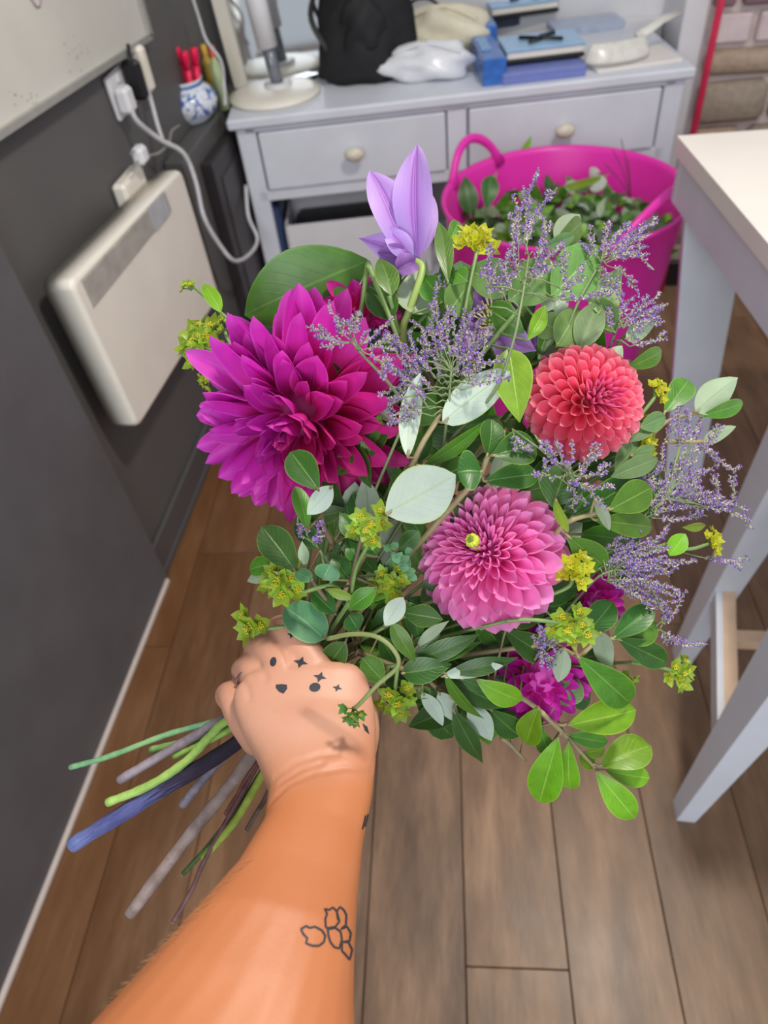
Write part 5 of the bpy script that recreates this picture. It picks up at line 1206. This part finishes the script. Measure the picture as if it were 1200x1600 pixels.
def ell(cx, cy, rx, ry, rot=0, n_=14): return [(cx+rx*math.cos(a)*math.cos(rot)-ry*math.sin(a)*math.sin(rot), cy+rx*math.cos(a)*math.sin(rot)+ry*math.sin(a)*math.cos(rot)) for a in [2*PI*k/n_ for k in range(n_)]]
tats = []
for e_ in (ell(427,1034,5,7.5,.2), ell(492,1074,9,7,-.2), [(431,1070),(440,1069),(448,1070),(449,1076),(443,1084),(436,1081),(431,1075)], [(566,1130),(574,1136),(577,1148),(570,1142)]):
    m = ink_poly(e_)
    if m: tats.append((m, 'black spot tattoo'))
def starlet(cx, cy, r): return [(cx+(r if k%2==0 else r*.42)*math.cos(PI*k/4+.3), cy+(r*.8 if k%2==0 else r*.34)*math.sin(PI*k/4+.3)) for k in range(8)]
for e_ in (starlet(470,1035,12), starlet(500,1058,11), starlet(527,1075,8), starlet(456,992,8)):
    m = ink_poly(e_)
    if m: tats.append((m, 'black star tattoo'))
petal_l = [[(470,1452),(478,1447),(484,1450),(492,1448),(503,1454),(508,1462),(506,1472),(498,1478),(488,1478),(478,1474),(480,1466),(474,1460),(470,1452)]]
flower = [[(509,1450),(508,1436),(511,1428),(507,1420),(514,1422),(520,1418),(526,1424),(530,1440),(524,1448),(514,1450),(509,1450)],
          [(528,1438),(526,1424),(531,1417),(537,1422),(541,1430),(540,1446),(534,1450)],
          [(512,1452),(524,1450),(532,1456),(534,1468),(530,1482),(522,1480),(516,1472),(513,1462),(512,1452)],
          [(532,1452),(542,1448),(548,1458),(546,1470),(536,1472)],
          [(534,1472),(544,1472),(550,1484),(546,1500),(540,1492),(534,1486),(534,1472)]]
m = ink_line(petal_l, 3.6); tats.append((m, 'single outlined petal tattoo')) if m.v else None
m = ink_line(flower, 3.4); tats.append((m, 'outlined flower tattoo')) if m.v else None
m = ink_line([[(566,1296),(569,1284),(571,1274)],[(570,1292),(573,1280),(575,1272)]], 2.5); tats.append((m, 'black feather-edge tattoo on the wrist')) if m.v else None
for m, lb in tats: 
    m.v and sub(m, 'tattoo', M_ink, arm, label=lb)
# ring on the ring finger
rp0, rp1 = P(386,1036,.452), P(392,1054,.447)
m = MB(); dR = (rp1-rp0).normalized(); e1 = dR.orthogonal().normalized(); e2 = dR.cross(e1); cR = P(396,1056,.4475)
ring_pts = [cR+(e1*math.cos(2*PI*k/28)+e2*math.sin(2*PI*k/28))*.0104 for k in range(29)]
m.tube(ring_pts, .0009, 6, caps=False); m.build('finger_ring', simple('silver_ring', (190,192,196), .2, metal=1), label='thin silver ring on the ring finger of the fist', cat='ring')
# fine arm hairs along the outer edge of the forearm
m = MB(); rs = random.Random(12)
for k in range(260):
    f_ = rs.random(); x = 150+230*f_+rs.uniform(2,14); y = 1570-235*f_
    p = on_skin(x+6, y+6)
    if p is None: continue
    d1 = (-right_w*.8+down_w*rs.uniform(-.5,.5)-fwd_w*.3).normalized()
    m.tube([p, p+d1*.002, p+d1*.004+down_w*.0008], [.00004,.00004,.00002], 3, caps=False)
o = sub(m, 'arm_hair', simple('fair_hair', (205,150,105), .6), arm, kind='stuff')

# ======================= clippings in the tub =======================
rs = random.Random(44)
t = thing('clippings_heap', 'heap of green leaf and stem clippings filling the pink tub', 'clippings', (tc.x, tc.y, .45))
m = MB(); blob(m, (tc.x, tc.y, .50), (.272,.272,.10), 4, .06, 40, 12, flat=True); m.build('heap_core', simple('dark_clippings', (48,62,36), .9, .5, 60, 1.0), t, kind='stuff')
m2 = {k: MB() for k in 'dmblg'}
for k in range(420):
    a = rs.uniform(0,6.28); r = .265*math.sqrt(rs.random()); b = Vector((tc.x+r*math.cos(a), tc.y+r*math.sin(a), .565+.035*math.cos(r*5)+rs.uniform(-.015,.02)))
    dd = Vector((rs.uniform(-1,1), rs.uniform(-1,1), rs.uniform(-.15,.6))).normalized(); L = rs.uniform(.03,.07); kd = rs.choice('ddmmbg')
    leaf_mesh(m2[kd], b, b+dd*L, L*rs.uniform(.3,.5), rs.choice(['ob','ov','lan']), rs.choice([1,1,-1]), rs.uniform(-.8,.8), nv=5, nu=3)
for kd, mm in m2.items():
    if mm.v: mm.build('clipped_leaves', ML[kd], t, kind='stuff')
def cut_leaf(label, px, z, ang, L, W, kd, pf, lift=.3, face=1, roll=.2):
    b = onz(px[0], px[1], z); dd = Vector((math.cos(ang), math.sin(ang), lift)).normalized(); t = thing('cut_leaf', label, 'leaf', b)
    m = MB(); leaf_mesh(m, b, b+dd*L, W, pf, face, roll, nv=10, nu=6, seed=1); m.build('leaf_blade', ML[kd], t)
    m = MB(); m.tube([b-dd*.02, b+dd*.01], .0016, 6); m.build('leaf_stalk', M_stem_g, t)
cut_leaf('large dark leaf leaning on the left inside wall of the pink tub', (735,335), .60, 1.9, .11, .055, 'd', 'ov', 1.2)
cut_leaf('second dark leaf right of the large one in the tub', (760,325), .62, 1.4, .09, .05, 'd', 'ob', 1.0)
cut_leaf('long bright blade sticking up at the back left of the clippings', (800,275), .62, 1.0, .13, .03, 'b', 'lan', .8)
cut_leaf('yellowish blade lying across the middle of the clippings', (860,300), .635, .25, .17, .022, 'l', 'lan', .15)
cut_leaf('pale yellow-green stalk leaf near the back left of the clippings', (775,282), .635, 1.9, .08, .018, 'l', 'lan', .7)
for lb, px, r in (('pale grey round leaf near the middle of the clippings',(888,300),.02),('pale grey round leaf right of the middle of the clippings',(920,292),.022),('small silver leaf near the front of the clippings',(915,318),.018),('silver leaf at the back right of the clippings',(938,270),.02)):
    cut_leaf(lb, px, .64, rs.uniform(0,6), .05, r*1.8, 's', 'rnd', .25, -1, .1)
t = thing('dry_seed_stalk', 'thin dark branching stalk poking up at the right inside the tub', 'stalk', onz(985,310,.6))
b = onz(985,310,.6); m = MB()
for dx, dy, dz in ((-.06,.03,.12),(-.04,.05,.14),(-.02,.02,.10),(-.08,.02,.09)): m.tube(spline([b, b+Vector((dx*.5,dy*.5,dz*.6)), b+Vector((dx,dy,dz))],4), .0012, 5)
m.build('stalk', simple('dark_stalk', (96,60,80), .7), t)
